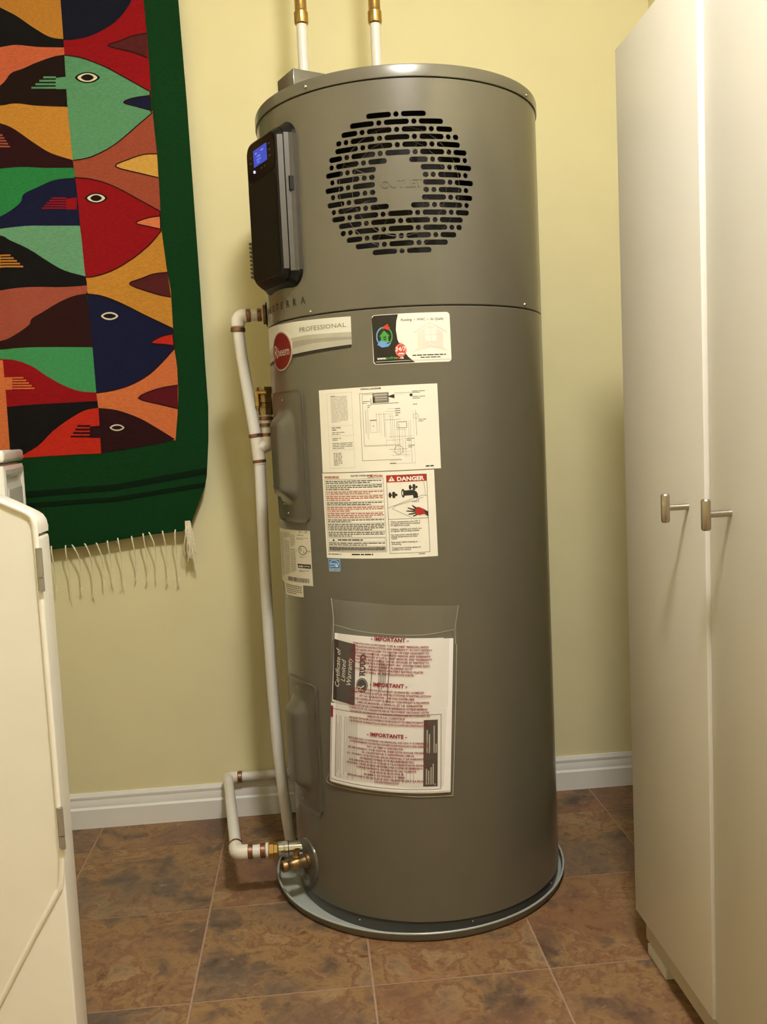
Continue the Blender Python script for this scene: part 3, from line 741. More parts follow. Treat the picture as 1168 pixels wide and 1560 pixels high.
# ================================================================== PIPES
pex = mat('white_pipe', (226, 222, 214), .35, var=.02, scale=30)
pexf = mat('white_fitting', (228, 220, 206), .35, var=.03, scale=40)
copper = mat('copper_ring', (146, 108, 88), .4, .9, var=.15, scale=90)
chrome = mat('chrome', (205, 206, 208), .12, 1.0, var=.04, scale=60)
def ring(p, d, parent, r=.0142, l=.008, m_=copper, name='crimp_ring', n=24):
    p = Vector(p); d = Vector(d).normalized(); bm = bmesh.new()
    turned(bm, p-d*l/2, p+d*l/2, [(0, r*.95), (.1, r), (.9, r), (1, r*.95)], n)
    return finish(name, bm, m_, parent, 30)
def bend(a, c, d_, r=.018, n=6):
    """quarter bend from a through corner c to d_"""
    a, c, d_ = Vector(a), Vector(c), Vector(d_); i = c+(a-c).normalized()*r; o_ = c+(d_-c).normalized()*r
    return [(1-t)**2*i+2*t*(1-t)*c+t*t*o_ for t in [k/n for k in range(n+1)]]
# two supply lines above the heater
for (x, y, top, lab) in ((-.1790, .10, 1.598, 'white plastic supply pipe with brass coupling above heater, the left of the two'), (-.0225, .10, 1.598, 'white plastic supply pipe with brass coupling above heater, the right of the two')):
    sp = empty('supply_pipe', (x, y, top), lab, 'pipe', 'supply pipes above the heater')
    b = bmesh.new(); tube(b, [(x, y, 1.590), (x, y, 1.84)], .0112, 24); finish('lower_pipe', b, pex, sp, 40)
    b = bmesh.new(); tube(b, [(x, y, 1.845), (x, y, CZ)], .0112, 24); finish('upper_pipe', b, pex, sp, 40)
    b = bmesh.new(); z0 = 1.824
    turned(b, (x, y, z0), (x, y, z0+.098), [(0, .0125), (.02, .0145), (.04, .0150), (.25, .0150), (.27, .0135), (.29, .0128), (.58, .0128), (.60, .0150), (.63, .0155), (.9, .0155), (.95, .0150), (1, .0125)], 24)
    finish('brass_coupling', b, brass, sp, 25)
    b = bmesh.new(); turned(b, (x, y, 1.585), (x, y, 1.604), [(0, .022), (.8, .022), (1, .019)], 24); finish('grommet', b, blackp, sp, 30)
# relief and condensate line down the left side
yR = .085
rl = empty('relief_pipe', (-.305, yR, .02), 'long white relief pipe with copper rings and brass valve hugging the heater\'s left side', 'pipe')
el = Vector((-.3495, yR, 1.2185))
b = bmesh.new()
tube(b, [(-.3535+.0, yR, 1.2185)][:0]+[(-.330, yR, 1.2195)]+bend((-.330, yR, 1.2195), el, (-.3505, yR, 1.19), .014)+[(-.350, yR, 1.197)], .0150, 20)
finish('elbow', b, pexf, rl, 40)
b = bmesh.new(); tube(b, [(-.334, yR, 1.2195), (-.262, yR, 1.2205)], .0118, 20); finish('stub', b, pex, rl, 40)
ring((-.3255, yR, 1.2197), (1, 0, 0), rl, l=.009); ring((-.3025, yR, 1.2200), (1, 0, 0), rl, l=.009)
ring((-.2915, yR, 1.2203), (1, 0, 0), rl, .021, .006, mat('brown_flange', (120, 92, 66), .5, .2), 'flange')
ring((-.2868, yR, 1.2203), (1, 0, 0), rl, .026, .003, blackp, 'washer')
tee = Vector((-.3235, yR, .936))
b = bmesh.new(); tube(b, spline([(-.3503, yR, 1.200), (-.346, yR, 1.14), (-.3350, yR, 1.04), (-.3255, yR, .955)]), .0125, 20); finish('upper_pipe', b, pex, rl, 40)
ring((-.3500, yR, 1.190), (0.03, 0, 1), rl, .0156, .009); ring((-.3265, yR, .962), (-.1, 0, 1), rl)
b = bmesh.new(); tube(b, [(-.3245, yR, .957), (-.3200, yR, .900)], .0140, 20)
tube(b, [tee, (-.3070, yR, .938)], .0140, 20); finish('tee', b, pexf, rl, 40)
ring((-.3205, yR, .906), (-.06, 0, 1), rl)
b = bmesh.new(); tube(b, [(-.312, yR+.004, .938)]+bend((-.312, yR+.004, .938), (-.3010, yR+.006, .938), (-.3010, yR+.006, .97), .010)+[(-.3010, yR+.006, .96)], .0145, 20); finish('branch_elbow', b, pexf, rl, 40)
b = bmesh.new(); tube(b, [(-.301, yR+.006, .955), (-.301, yR+.006, 1.012)], .0120, 20); finish('branch_pipe', b, pex, rl, 40)
for z in (.9625, .984, .9985): ring((-.301, yR+.006, z), (0, 0, 1), rl, .0150, .0075)
b = bmesh.new()
turned(b, (-.301, yR+.006, 1.006), (-.301, yR+.006, 1.066), [(0, .0155), (.25, .0165), (.27, .0150), (.42, .0150), (.45, .0185), (.85, .0185), (.9, .0165), (1, .0165)], 8)
turned(b, (-.301, yR+.006, 1.045), (-.262, yR+.006, 1.045), [(0, .0125), (1, .0125)], 16)
vv = finish('relief_valve', b, brass2, rl, 25)
b = bmesh.new(); box(b, -.3215, -.313, yR-.014, yR-.006, 1.024, 1.058, .0015, 1); box(b, -.318, -.296, yR-.018, yR-.012, 1.050, 1.0565, .0015, 1); finish('lever', b, brass, vv, 30)
b = bmesh.new(); tube(b, spline([(-.3203, yR, .904), (-.3215, yR, .78), (-.3225, yR, .62), (-.3215, yR, .42), (-.3165, yR, .25), (-.3070, yR, .11), (-.2995, yR, .035)], 8), .0125, 20)
finish('lower_pipe', b, pex, rl, 40)
# drain loop along the baseboard
zL = .105; yW = WY-.0165
lp = empty('drain_loop_pipe', (-.43, .1, .02), 'low white pipe loop with copper rings running from the baseboard to the heater\'s foot', 'pipe')
e1 = Vector((-.4595, yW, zL)); e2 = Vector((-.4070, -.0800, zL))
b = bmesh.new(); tube(b, [e1+Vector((.016, 0, 0)), (-.05, yW, zL+.001)], .0122, 20); finish('wall_pipe', b, pex, lp, 40)
b = bmesh.new(); tube(b, [e1+Vector((.024, 0, 0))]+bend(e1+Vector((.03, 0, 0)), e1, e2, .013)+[e1+(e2-e1).normalized()*.026], .0148, 20); finish('elbow', b, pexf, lp, 40)
ring(e1+Vector((.0300, 0, 0)), (1, 0, 0), lp, .0146, .011)
dd = (e2-e1).normalized()
b = bmesh.new(); tube(b, [e1+dd*.018, e2-dd*.016], .0124, 20); finish('cross_pipe', b, pex, lp, 40)
ring(e2-dd*.031, dd, lp, .0155, .009)
b = bmesh.new(); tube(b, [e2-dd*.026]+bend(e2-dd*.03, e2, e2+Vector((.03, 0, 0)), .013)+[e2+Vector((.024, 0, 0))], .0150, 20); finish('elbow', b, pexf, lp, 40)
ring(e2+Vector((.0290, 0, 0)), (1, 0, 0), lp, .0150, .010)
b = bmesh.new(); tube(b, [e2+Vector((.018, 0, 0)), e2+Vector((.068, 0, 0))], .0126, 20); finish('short_pipe', b, pex, lp, 40)
ring(e2+Vector((.0545, 0, 0)), (1, 0, 0), lp, .0150, .010)
b = bmesh.new(); turned(b, e2+Vector((.0600, 0, 0)), e2+Vector((.067, 0, 0)), [(0, .013), (.2, .0155), (.8, .0155), (1, .013)], 20); finish('collar', b, pexf, lp, 30)
b = bmesh.new(); turned(b, e2+Vector((.0660, 0, 0)), e2+Vector((.0855, 0, 0)), [(0, .0150), (.1, .0175), (.55, .0175), (.6, .0150), (.95, .0150), (1, .013)], 6); finish('brass_nut', b, brass, lp, 20)
b = bmesh.new(); turned(b, e2+Vector((.0850, 0, 0)), e2+Vector((.140, 0, 0)), [(0, .0125), (.05, .0155), (.25, .0155), (.28, .0165), (.4, .0165), (.43, .0150), (1, .0150)], 24); finish('chrome_union', b, chrome, lp, 30)

# ================================================================== DOCUMENT POUCH AND PAPERS
white_p = mat('office_paper', (250, 247, 247), .6, var=.012, scale=50)
brownp = mat('brown_print', (58, 46, 40), .55, var=.05); greyp = mat('grey_print_ink', (110, 104, 100), .55); magp = mat('magenta_print', (150, 30, 70), .55); pinkp = mat('pink_print', (226, 196, 194), .55)
# manual: a thick white booklet behind
mn = Label('manual_booklet', [(-128.6, .5800), (-83.6, .5725), (-87.1, .2835), (-135.4, .2885)], white_p, parent=None, lift=.0058, t=.0052)
tag(mn.o, 'thick white manual booklet at the back inside the clear pouch on the heater', 'booklet')
# warranty certificate, printed sideways
wc = Label('warranty_certificate', [(-129.3, .5840), (-87.2, .5760), (-90.0, .4430), (-132.4, .4500)], white_p, parent=None, lift=.0068, t=.0006)
tag(wc.o, 'white certificate sheet with dark brown band of sideways script, upper in the clear pouch', 'document')
wc.poly([(.0, .085), (.22, .125), (.245, 1.0), (.01, .97)], brownp, 1)
for t_, x in (('Certificate of', .073), ('Limited', .133), ('Warranty', .195)): wc.text(t_, x, {'Certificate of': .77, 'Limited': .68, 'Warranty': .72}[t_], .0138, inkw, 'L', rot=90, shear=.3)
wc.ell(.305, .70, .055, .105, ink, 1, inner=.86); wc.ell(.305, .70, .045, .086, ink, 2); wc.text('R', .325, .775, .020, inkw, 'L', rot=90, lay=3)
wc.text('RUUD', .325, .56, .0150, ink, 'L', rot=90, bold=.04); wc.rect(.275, .30, .283, .58, ink)
wc.rect(.385, .22, .392, .90, ink); wc.rect(.54, .20, .547, .92, ink)
for k in range(5): wc.rect(.455+.014*k, .30+.02*k, .462+.014*k, .80-.03*k, greyp)
wc.done()
# instruction sheet below
ins = Label('instruction_sheet', [(-132.9, .4470), (-86.0, .4440), (-87.3, .2865), (-135.7, .2905)], white_p, parent=None, lift=.0068, t=.0006)
tag(ins.o, 'white sheet with grey border and dark columns at its right, lower in the clear pouch', 'document')
ins.frame(.01, .07, .93, .97, .0011, greyp); ins.rect(.0, .035, .024, .18, magp, 2)
ins.rect(.795, .13, .905, .935, brownp, 1)
for k, (x, y0, y1) in enumerate(((.818, .25, .53), (.836, .30, .53), (.872, .20, .53), (.888, .42, .53), (.815, .72, .91), (.832, .74, .91), (.850, .70, .91), (.866, .66, .91), (.882, .90, .92))): ins.rect(x, y0, x+.009, y1, inkl, 2)
for k in range(12): ins.rect(.055+.016*k+(.02 if k > 3 else 0), .14+(.1 if k == 1 else 0), .060+.016*k+(.02 if k > 3 else 0), .92-(.04*(k % 3)), inkl if k != 0 else greyp)
for k in range(16): ins.rect(.30+.028*k, .60, .304+.028*k, .9, inkl)
ins.done()
# clear pouch
def clear_material():
    M = bpy.data.materials.new('clear_plastic'); M.use_nodes = True; nt = M.node_tree; N = nt.nodes.new; L = nt.links.new
    for n in list(nt.nodes): nt.nodes.remove(n)
    out = N('ShaderNodeOutputMaterial'); tr = N('ShaderNodeBsdfTransparent'); gl_ = N('ShaderNodeBsdfGlossy'); df = N('ShaderNodeBsdfDiffuse')
    gl_.inputs['Roughness'].default_value = .13; gl_.inputs['Color'].default_value = (.9, .9, .88, 1); tr.inputs['Color'].default_value = (.985, .98, .97, 1)
    df.inputs['Color'].default_value = (.8, .78, .72, 1)
    lw = N('ShaderNodeLayerWeight'); lw.inputs['Blend'].default_value = .5
    pw_ = N('ShaderNodeMath'); pw_.operation = 'POWER'; pw_.inputs[1].default_value = 4.0; L(lw.outputs['Facing'], pw_.inputs[0])
    fr = N('ShaderNodeMath'); fr.operation = 'MULTIPLY_ADD'; fr.inputs[1].default_value = .7; fr.inputs[2].default_value = .05; L(pw_.outputs[0], fr.inputs[0])
    tc = N('ShaderNodeTexCoord'); ns = N('ShaderNodeTexNoise'); ns.inputs['Scale'].default_value = 9; ns.inputs['Detail'].default_value = 2
    L(tc.outputs['Object'], ns.inputs['Vector']); bp = N('ShaderNodeBump'); bp.inputs['Strength'].default_value = .25; bp.inputs['Distance'].default_value = .006
    L(ns.outputs['Fac'], bp.inputs['Height']); L(bp.outputs[0], gl_.inputs['Normal'])
    m1 = N('ShaderNodeMixShader'); L(fr.outputs[0], m1.inputs[0]); L(tr.outputs[0], m1.inputs[1]); L(gl_.outputs[0], m1.inputs[2])
    m2 = N('ShaderNodeMixShader'); m2.inputs[0].default_value = .06; L(m1.outputs[0], m2.inputs[1]); L(df.outputs[0], m2.inputs[2])
    L(m2.outputs[0], out.inputs['Surface']); MATS['clear_plastic'] = M; return M
clear = clear_material()
pq = [(-130.9, .6490), (-80.9, .6330), (-86.0, .2745), (-137.3, .2815)]
pw = Label('document_pouch', pq, clear, parent=None, make=False)
bm = bmesh.new(); nu, nv = 40, 60; gr = []
rn = random.Random(11); ph = [rn.uniform(0, 6) for _ in range(6)]
for i in range(nu+1):
    row = []
    for j in range(nv+1):
        x, y = i/nu, j/nv; e = min(x, 1-x, (1-y)*1.4)*10; k = max(0, min(1, e)); k = k*k*(3-2*k)
        top = max(0, 1-y/.17)
        h = .0010+.0068*k*(1-.55*top)+.0004*math.sin(9*x+ph[0]+5*y)*k+top*.0020*math.sin(14*x+ph[1])*math.sin(9*y+ph[2])
        dx = .012*math.sin(PI*min(1, y/.14))*(-1 if x > .5 else 1)*abs(2*x-1)**3 if y < .14 else 0
        row.append(bm.verts.new(pw.map((x+dx)*pw.W, -y*pw.H, max(h, .0008))))
    gr.append(row)
for i in range(nu):
    for j in range(nv): bm.faces.new((gr[i][j], gr[i][j+1], gr[i+1][j+1], gr[i+1][j]))
for f in bm.faces: f.normal_update()
for f in bm.faces:
    c = f.calc_center_median()
    if f.normal.dot(Vector((c.x, c.y, 0))) < 0: f.normal_flip()
pouch = finish('document_pouch', bm, clear, None, smooth='keep'); pouch.data.shade_smooth()
tag(pouch, 'clear plastic pouch printed with red notices, stuck to the front of the heater', 'pouch')
# welded rim and the top seam of the pouch
seam_m = mat('plastic_seam', (196, 190, 174), .2, var=.03, spec=.6)
def pth(pts, h=.0022): return [pw.map(x*pw.W, -y*pw.H, h) for x, y in pts]
for pts, r in (([(.0, 0), (.02, .08), (.028, .13), (.022, .22)], .0006), ([(1, 0), (.985, .08), (.978, .12), (.985, .2)], .0005), ([(.995, .2), (.999, .5), (1, .8), (.998, 1)], .0006), ([(0, .95), (0, 1), (.3, 1.0), (.7, 1), (1, 1)], .0004), ([(.03, .135), (.25, .15), (.5, .155), (.75, .15), (.97, .125)], .0004)):
    bm = bmesh.new(); tube(bm, spline([tuple(q) for q in pth(pts)], 8), r, 6); finish('weld_seam', bm, seam_m, pouch, 60)
# red notices printed on the pouch
pr = Label('notice', pq, clear, make=False); pr.lift = .0083
inkm = mat('notice_red', (150, 24, 52), .5)
T1 = ['THIS POUCH CONTAINS "USE & CARE" MANUAL WITH', 'INSTALLATION INSTRUCTIONS AND WARRANTY - DO NOT DESTROY', '- PLEASE LEAVE ATTACHED TO HEATER OR KEEP ADJACENT TO', 'HOMEOWNER/OPERATOR - PLEASE READ MANUAL AND WARRANTY', 'FUTURE REFERENCE. IF "USE & CARE" MANUAL AND WARRANTY', 'FROM POUCH, A REPLACEMENT MAY BE OBTAINED BY WRITING TO', 'CUSTOMER SERVICE DEPARTMENT, 800 GUNTER PARK EAST,', 'MONTGOMERY, ALABAMA 36117', 'MODEL NUMBERS FROM HEATER\'S RATING PLATE,', 'AS WELL AS INSTALLATION DATE.']
T2 = ['CETTE POCHETTE CONTIENT LE MANUEL COMPLET', 'D\'EMPLOI AINSI QUE LES INSTRUCTIONS D\'INSTALLATION', 'ET LA GARANTIE - NE PAS DETRUIRE', 'VEUILLEZ LAISSER LA POCHETTE FIXEE AU CHAUFFE-EAU A PROXIMITE', 'LIRE LE MANUEL D\'EMPLOI ET LA GARANTIE', 'D\'EMPLOI ET DE LES CONSERVER POUR REFERENCE ULTERIEUREMENT', 'D\'EMPLOI ET LA GARANTIE NE SE TROUVENT PAS DANS CETTE', 'POCHETTE, EN FAISANT LA DEMANDE, EXEMPLAIRE EN ECRIVANT AU', 'SERVICE A LA CLIENTELE', 'VEUILLEZ INDIQUER LES NUMEROS DE MODELE ET DE SERIE FIGURANT SUR', 'LA PLAQUE SIGNALETIQUE AINSI QUE LA DATE DE L\'INSTALLATION']
T3 = ['ESTA BOLSA CONTIENE UN MANUAL DE USO Y CUIDADO,', 'CONJUNTAMENTE CON INSTRUCCIONES DE INSTALACION Y UNA GARANTIA', 'NO LA TIRE O DESTRUYA', 'ES NECESARIO, POR FAVOR, DEJE ESTA BOLSA PEGADA', 'AL CALENTADOR O MANTENGA CERCA.', 'AL USUARIO: POR FAVOR LEA EL MANUAL Y LA GARANTIA', 'GUARDELO PARA FUTURA REFERENCIA.', 'SI EL MANUAL DE USO Y CUIDADO Y LA GARANTIA NO ESTAN EN', 'LA BOLSA, USTED PUEDE OBTENER UNA COPIA ESCRIBIENDO A', 'DEPARTAMENTO DE SERVICIO AL CLIENTE', 'POR FAVOR INCLUYA EL', 'NUMERO DE MODELO Y SERIE', 'ESPECIFICADO EN LA PLACA DEL CALENTADOR Y LA FECHA', 'DE INSTALACION']
def block(head, lines, y, step, xc, w_):
    pr.text('- '+head+' -', xc, y, .0102, inkm, 'C', bold=.035, lay=1)
    for i, t_ in enumerate(lines): pr.text(t_, xc+.012*math.sin(i*2.1), y+.028+step*i, .0050, inkm, 'C', min(w_, .0128*len(t_)), bold=.03, lay=1, res=1)
block('IMPORTANT', T1, .187, .0163, .50, .60); block('IMPORTANT', T2, .424, .0172, .50, .60); block('IMPORTANTE', T3, .688, .0166, .50, .60)
pr.done(pouch, 'notice_print')

# ================================================================== STORAGE CABINET
cab_m = mat('cabinet_white', (222, 218, 210), .42, var=.012, scale=14, bump=.015, bscale=300)
cb = empty('storage_cabinet', (.51, -.69, 0), 'tall white two-door storage cabinet along the right wall', 'cabinet')
DX = .3338; zc0, zc1 = .0695, 1.5760; yA, yS, yB = -.3690, -.6868, -1.006
b = bmesh.new(); box(b, DX+.020, XR-.002, yB, yA+.010, zc0, zc1-.004, .001, 1); finish('body', b, cab_m, cb, 30)
b = bmesh.new(); box(b, DX+.015, DX+.030, yB, yA-.010, .0185, zc0, .001, 1); finish('toe_kick', b, mat('kick_shaded', (190, 180, 160), .5, var=.02), cb, 30)  # cabinet white darkened: shade under the door overhang put into the colour
b = bmesh.new(); box(b, DX+.031, XR-.004, yB, yA-.010, .0, zc0, .001, 1); finish('plinth', b, cab_m, cb, 30)
b = bmesh.new(); box(b, DX+.0115, DX+.032, -.478, yA-.026, 0, .0195, .001, 1); finish('levelling_block', b, cab_m, cb, 30)
def door(y0, y1, dx, tilt):
    b_ = bmesh.new(); box(b_, dx, dx+.018, y0, y1, zc0, zc1, .0012, 2)
    for v in b_.verts: v.co.x += tilt*(v.co.z-zc0)/(zc1-zc0)
    return finish('door', b_, cab_m, cb, 30)
d1 = door(yS, yA, DX, 0); d2 = door(yB, yS-.0022, DX+.0035, .0050)
nick = mat('brushed_nickel', (178, 168, 154), .33, 1.0, var=.08, scale=40, stretch=(1, 1, .05))
def handle(y, z, dx, par):
    b_ = bmesh.new(); turned(b_, (dx+.001, y, z), (dx-.030, y, z), [(0, .0052), (.1, .0046), (1, .0046)], 20)
    turned(b_, (dx-.034, y, z-.0215), (dx-.034, y, z+.0205), [(0, .0045), (.035, .0060), (.06, .0064), (.94, .0064), (.965, .0060), (1, .0045)], 24)
    finish('handle', b_, nick, par, 30)
handle(-.6305, .8265, DX, d1); handle(-.7530, .8270, DX+.006, d2)

# ================================================================== LAUNDRY APPLIANCE AT THE LEFT EDGE
app_m = mat('appliance_white', (240, 237, 231), .3, var=.012, scale=18, coat=.3)
dr = empty('laundry_dryer', (-.62, -.6, 0), 'white enamelled laundry machine with two small steel hinges at the left edge', 'appliance')
ya, yb = -.766, -.712
prof = [(-.5552, .004), (-.5552, .845), (-.5560, .858), (-.5585, .868), (-.5630, .8745), (-.5732, .8812), (-.5958, .8930), (-.6182, .9045), (-.66, .9160), (-1.12, .9160), (-1.12, .004)]
def extr(bm, prof_, y0, y1):
    A = [bm.verts.new((x, y0, z)) for x, z in prof_]; B_ = [bm.verts.new((x, y1, z)) for x, z in prof_]; n = len(prof_)
    for k in range(n): bm.faces.new((A[k], A[(k+1) % n], B_[(k+1) % n], B_[k]))
    f1 = bm.faces.new(A[::-1]); f2 = bm.faces.new(B_); return f1, f2
# lower panel and lid with a shadow gap between
low = [(-.5552, .004), (-.5552, .8440), (-.5570, .8470), (-1.12, .8470), (-1.12, .004)]
b = bmesh.new(); extr(b, low, ya+.001, yb); bmesh.ops.bevel(b, geom=[e for e in b.edges if abs(e.verts[0].co.x+.5552) < .002 and abs(e.verts[1].co.x+.5552) < .002], offset=.003, segments=3, affect='EDGES', profile=.5)
finish('side_panel', b, app_m, dr, 30)
lidp = [(-.5550, .8505), (-.5550, .857), (-.5562, .8655), (-.5600, .8722), (-.5650, .8760), (-.5732, .8802), (-.5958, .8925), (-.6182, .9040), (-.66, .9160), (-1.12, .9160), (-1.12, .8505)]
b = bmesh.new(); extr(b, lidp, ya+.001, yb-.001); bmesh.ops.bevel(b, geom=[e for e in b.edges if abs(e.verts[0].co.y-e.verts[1].co.y) < 1e-5], offset=.0025, segments=3, affect='EDGES', profile=.5)
finish('lid', b, app_m, dr, 40)
b = bmesh.new(); box(b, -1.11, -.566, ya+.004, yb-.004, .840, .860); finish('gap_shadow_core', b, mat('dark_gap', (60, 55, 50), .7), dr)
bead = [(-.6182, .907), (-.5958, .8937), (-.5732, .8819), (-.5625, .8755), (-.5575, .868), (-.5560, .8491), (-.5555, .7635), (-.5552, .6169), (-.5552, .4669), (-.5560, .4322), (-.5603, .3978), (-.5665, .3853), (-.5986, .3329), (-.6284, .2819), (-.6675, .2156)]
# door face: a slightly proud slab bounded by the rounded edge line
b = bmesh.new(); poly_ = bead+[(-1.05, .2156), (-1.05, .907)]
A = [b.verts.new((x-.0015, ya+.0004, z)) for x, z in poly_]; B_ = [b.verts.new((x+.0008, ya+.003, z)) for x, z in poly_]; n = len(poly_)
b.faces.new(A)
for k in range(n): b.faces.new((A[k], A[(k+1) % n], B_[(k+1) % n], B_[k]))
dd_ = finish('door', b, app_m, dr)
b = bmesh.new(); tube(b, [(p_.x-.0012, ya+.0012, p_.z) for p_ in spline([(x, 0, z) for x, z in bead], 5)], .0040, 12); finish('rounded_edge', b, app_m, dd_, 60)
for (z0, z1) in ((.7800, .8340), (.4485, .5025)):
    b = bmesh.new()
    tube(b, [(-.5528, ya-.0035, z0+.018), (-.5528, ya-.0035, z1)], .0034, 10); tube(b, [(-.5528, ya-.0035, z0), (-.5528, ya-.0035, z0+.0165)], .0034, 10)
    box(b, -.5580, -.5515, ya-.003, ya+.002, z0, z1, .0006, 1)
    finish('hinge', b, mat('hinge_steel', (168, 164, 158), .3, .6), dr, 30)
# machine body behind the front, turned away
b = bmesh.new(); plan = [(-.560, -.713), (-.70, -.30), (-1.20, -.43), (-1.10, -.713)]
A = [b.verts.new((x, y, .0)) for x, y in plan]; B_ = [b.verts.new((x, y, .846)) for x, y in plan]
b.faces.new(A); b.faces.new(B_[::-1])
for k in range(4): b.faces.new((A[k], A[(k+1) % 4], B_[(k+1) % 4], B_[k]))
bmesh.ops.bevel(b, geom=list(b.edges), offset=.008, segments=2, affect='EDGES', profile=.5)
finish('body', b, app_m, dr, 30)

# white cabinet behind it
lc = empty('laundry_cabinet', (-1.05, .05, 0), 'white cabinet with a framed front panel and overhanging top, behind the dryer', 'cabinet')
fd = Vector((-.18, .984, 0)).normalized(); fn = Vector((fd.y, -fd.x, 0)); F0 = Vector((-.829, .0914, 0))
def LM(): 
    M_ = Matrix((fd, fn, Vector((0, 0, 1)))).transposed().to_4x4(); M_.translation = F0; return M_
b = bmesh.new(); box(b, -.30, 0, -.48, -.004, 0, .930, .003, 2, LM()); finish('body', b, app_m, lc, 30)
b = bmesh.new(); box(b, -.30, .0, -.48, .008, .9335, .9565, .006, 3, LM()); finish('top', b, app_m, lc, 30)
b = bmesh.new()
def framed(bm, s0, s1, z0, z1):
    rings_ = []
    for ins_, d in ((0, -.004), (0, .004), (.008, .007), (.016, .007), (.022, .002), (.034, .002), (.046, .006), (.06, .006)):
        rings_.append([bm.verts.new(LM() @ Vector((s, d, z))) for s, z in ((s0+ins_, z0+ins_), (s1-ins_, z0+ins_), (s1-ins_, z1-ins_), (s0+ins_, z1-ins_))])
    for a, c in zip(rings_, rings_[1:]):
        for k in range(4): bm.faces.new((a[k], a[(k+1) % 4], c[(k+1) % 4], c[k]))
    bm.faces.new(rings_[-1]); bm.faces.new(rings_[0][::-1])
framed(b, -.295, 0, .05, .927); finish('door', b, app_m, lc)
RUG_OUT = [(-1.08, 2.085), (-0.4602, 2.085), (-0.4601, 1.9873), (-0.4543, 1.7491), (-0.4526, 1.5368), (-0.451, 1.3209), (-0.4504, 1.1327), (-0.4493, 1.0376), (-0.4535, 0.958), (-0.4623, 0.8701), (-0.4688, 0.843), (-0.4873, 0.802), (-0.5078, 0.7561), (-0.528, 0.7393), (-0.5998, 0.7353), (-0.6873, 0.7257), (-0.7666, 0.7157), (-0.845, 0.7122), (-1.10, 0.7000)]
TASSELS = [(-0.8417, 0.7152), (-0.8089, 0.7149), (-0.7855, 0.7152), (-0.7571, 0.7168), (-0.7305, 0.7168), (-0.7082, 0.7204), (-0.6826, 0.7254), (-0.6493, 0.7284), (-0.6221, 0.7333), (-0.6029, 0.7355), (-0.5743, 0.7371), (-0.5471, 0.7388), (-0.5142, 0.7564)]
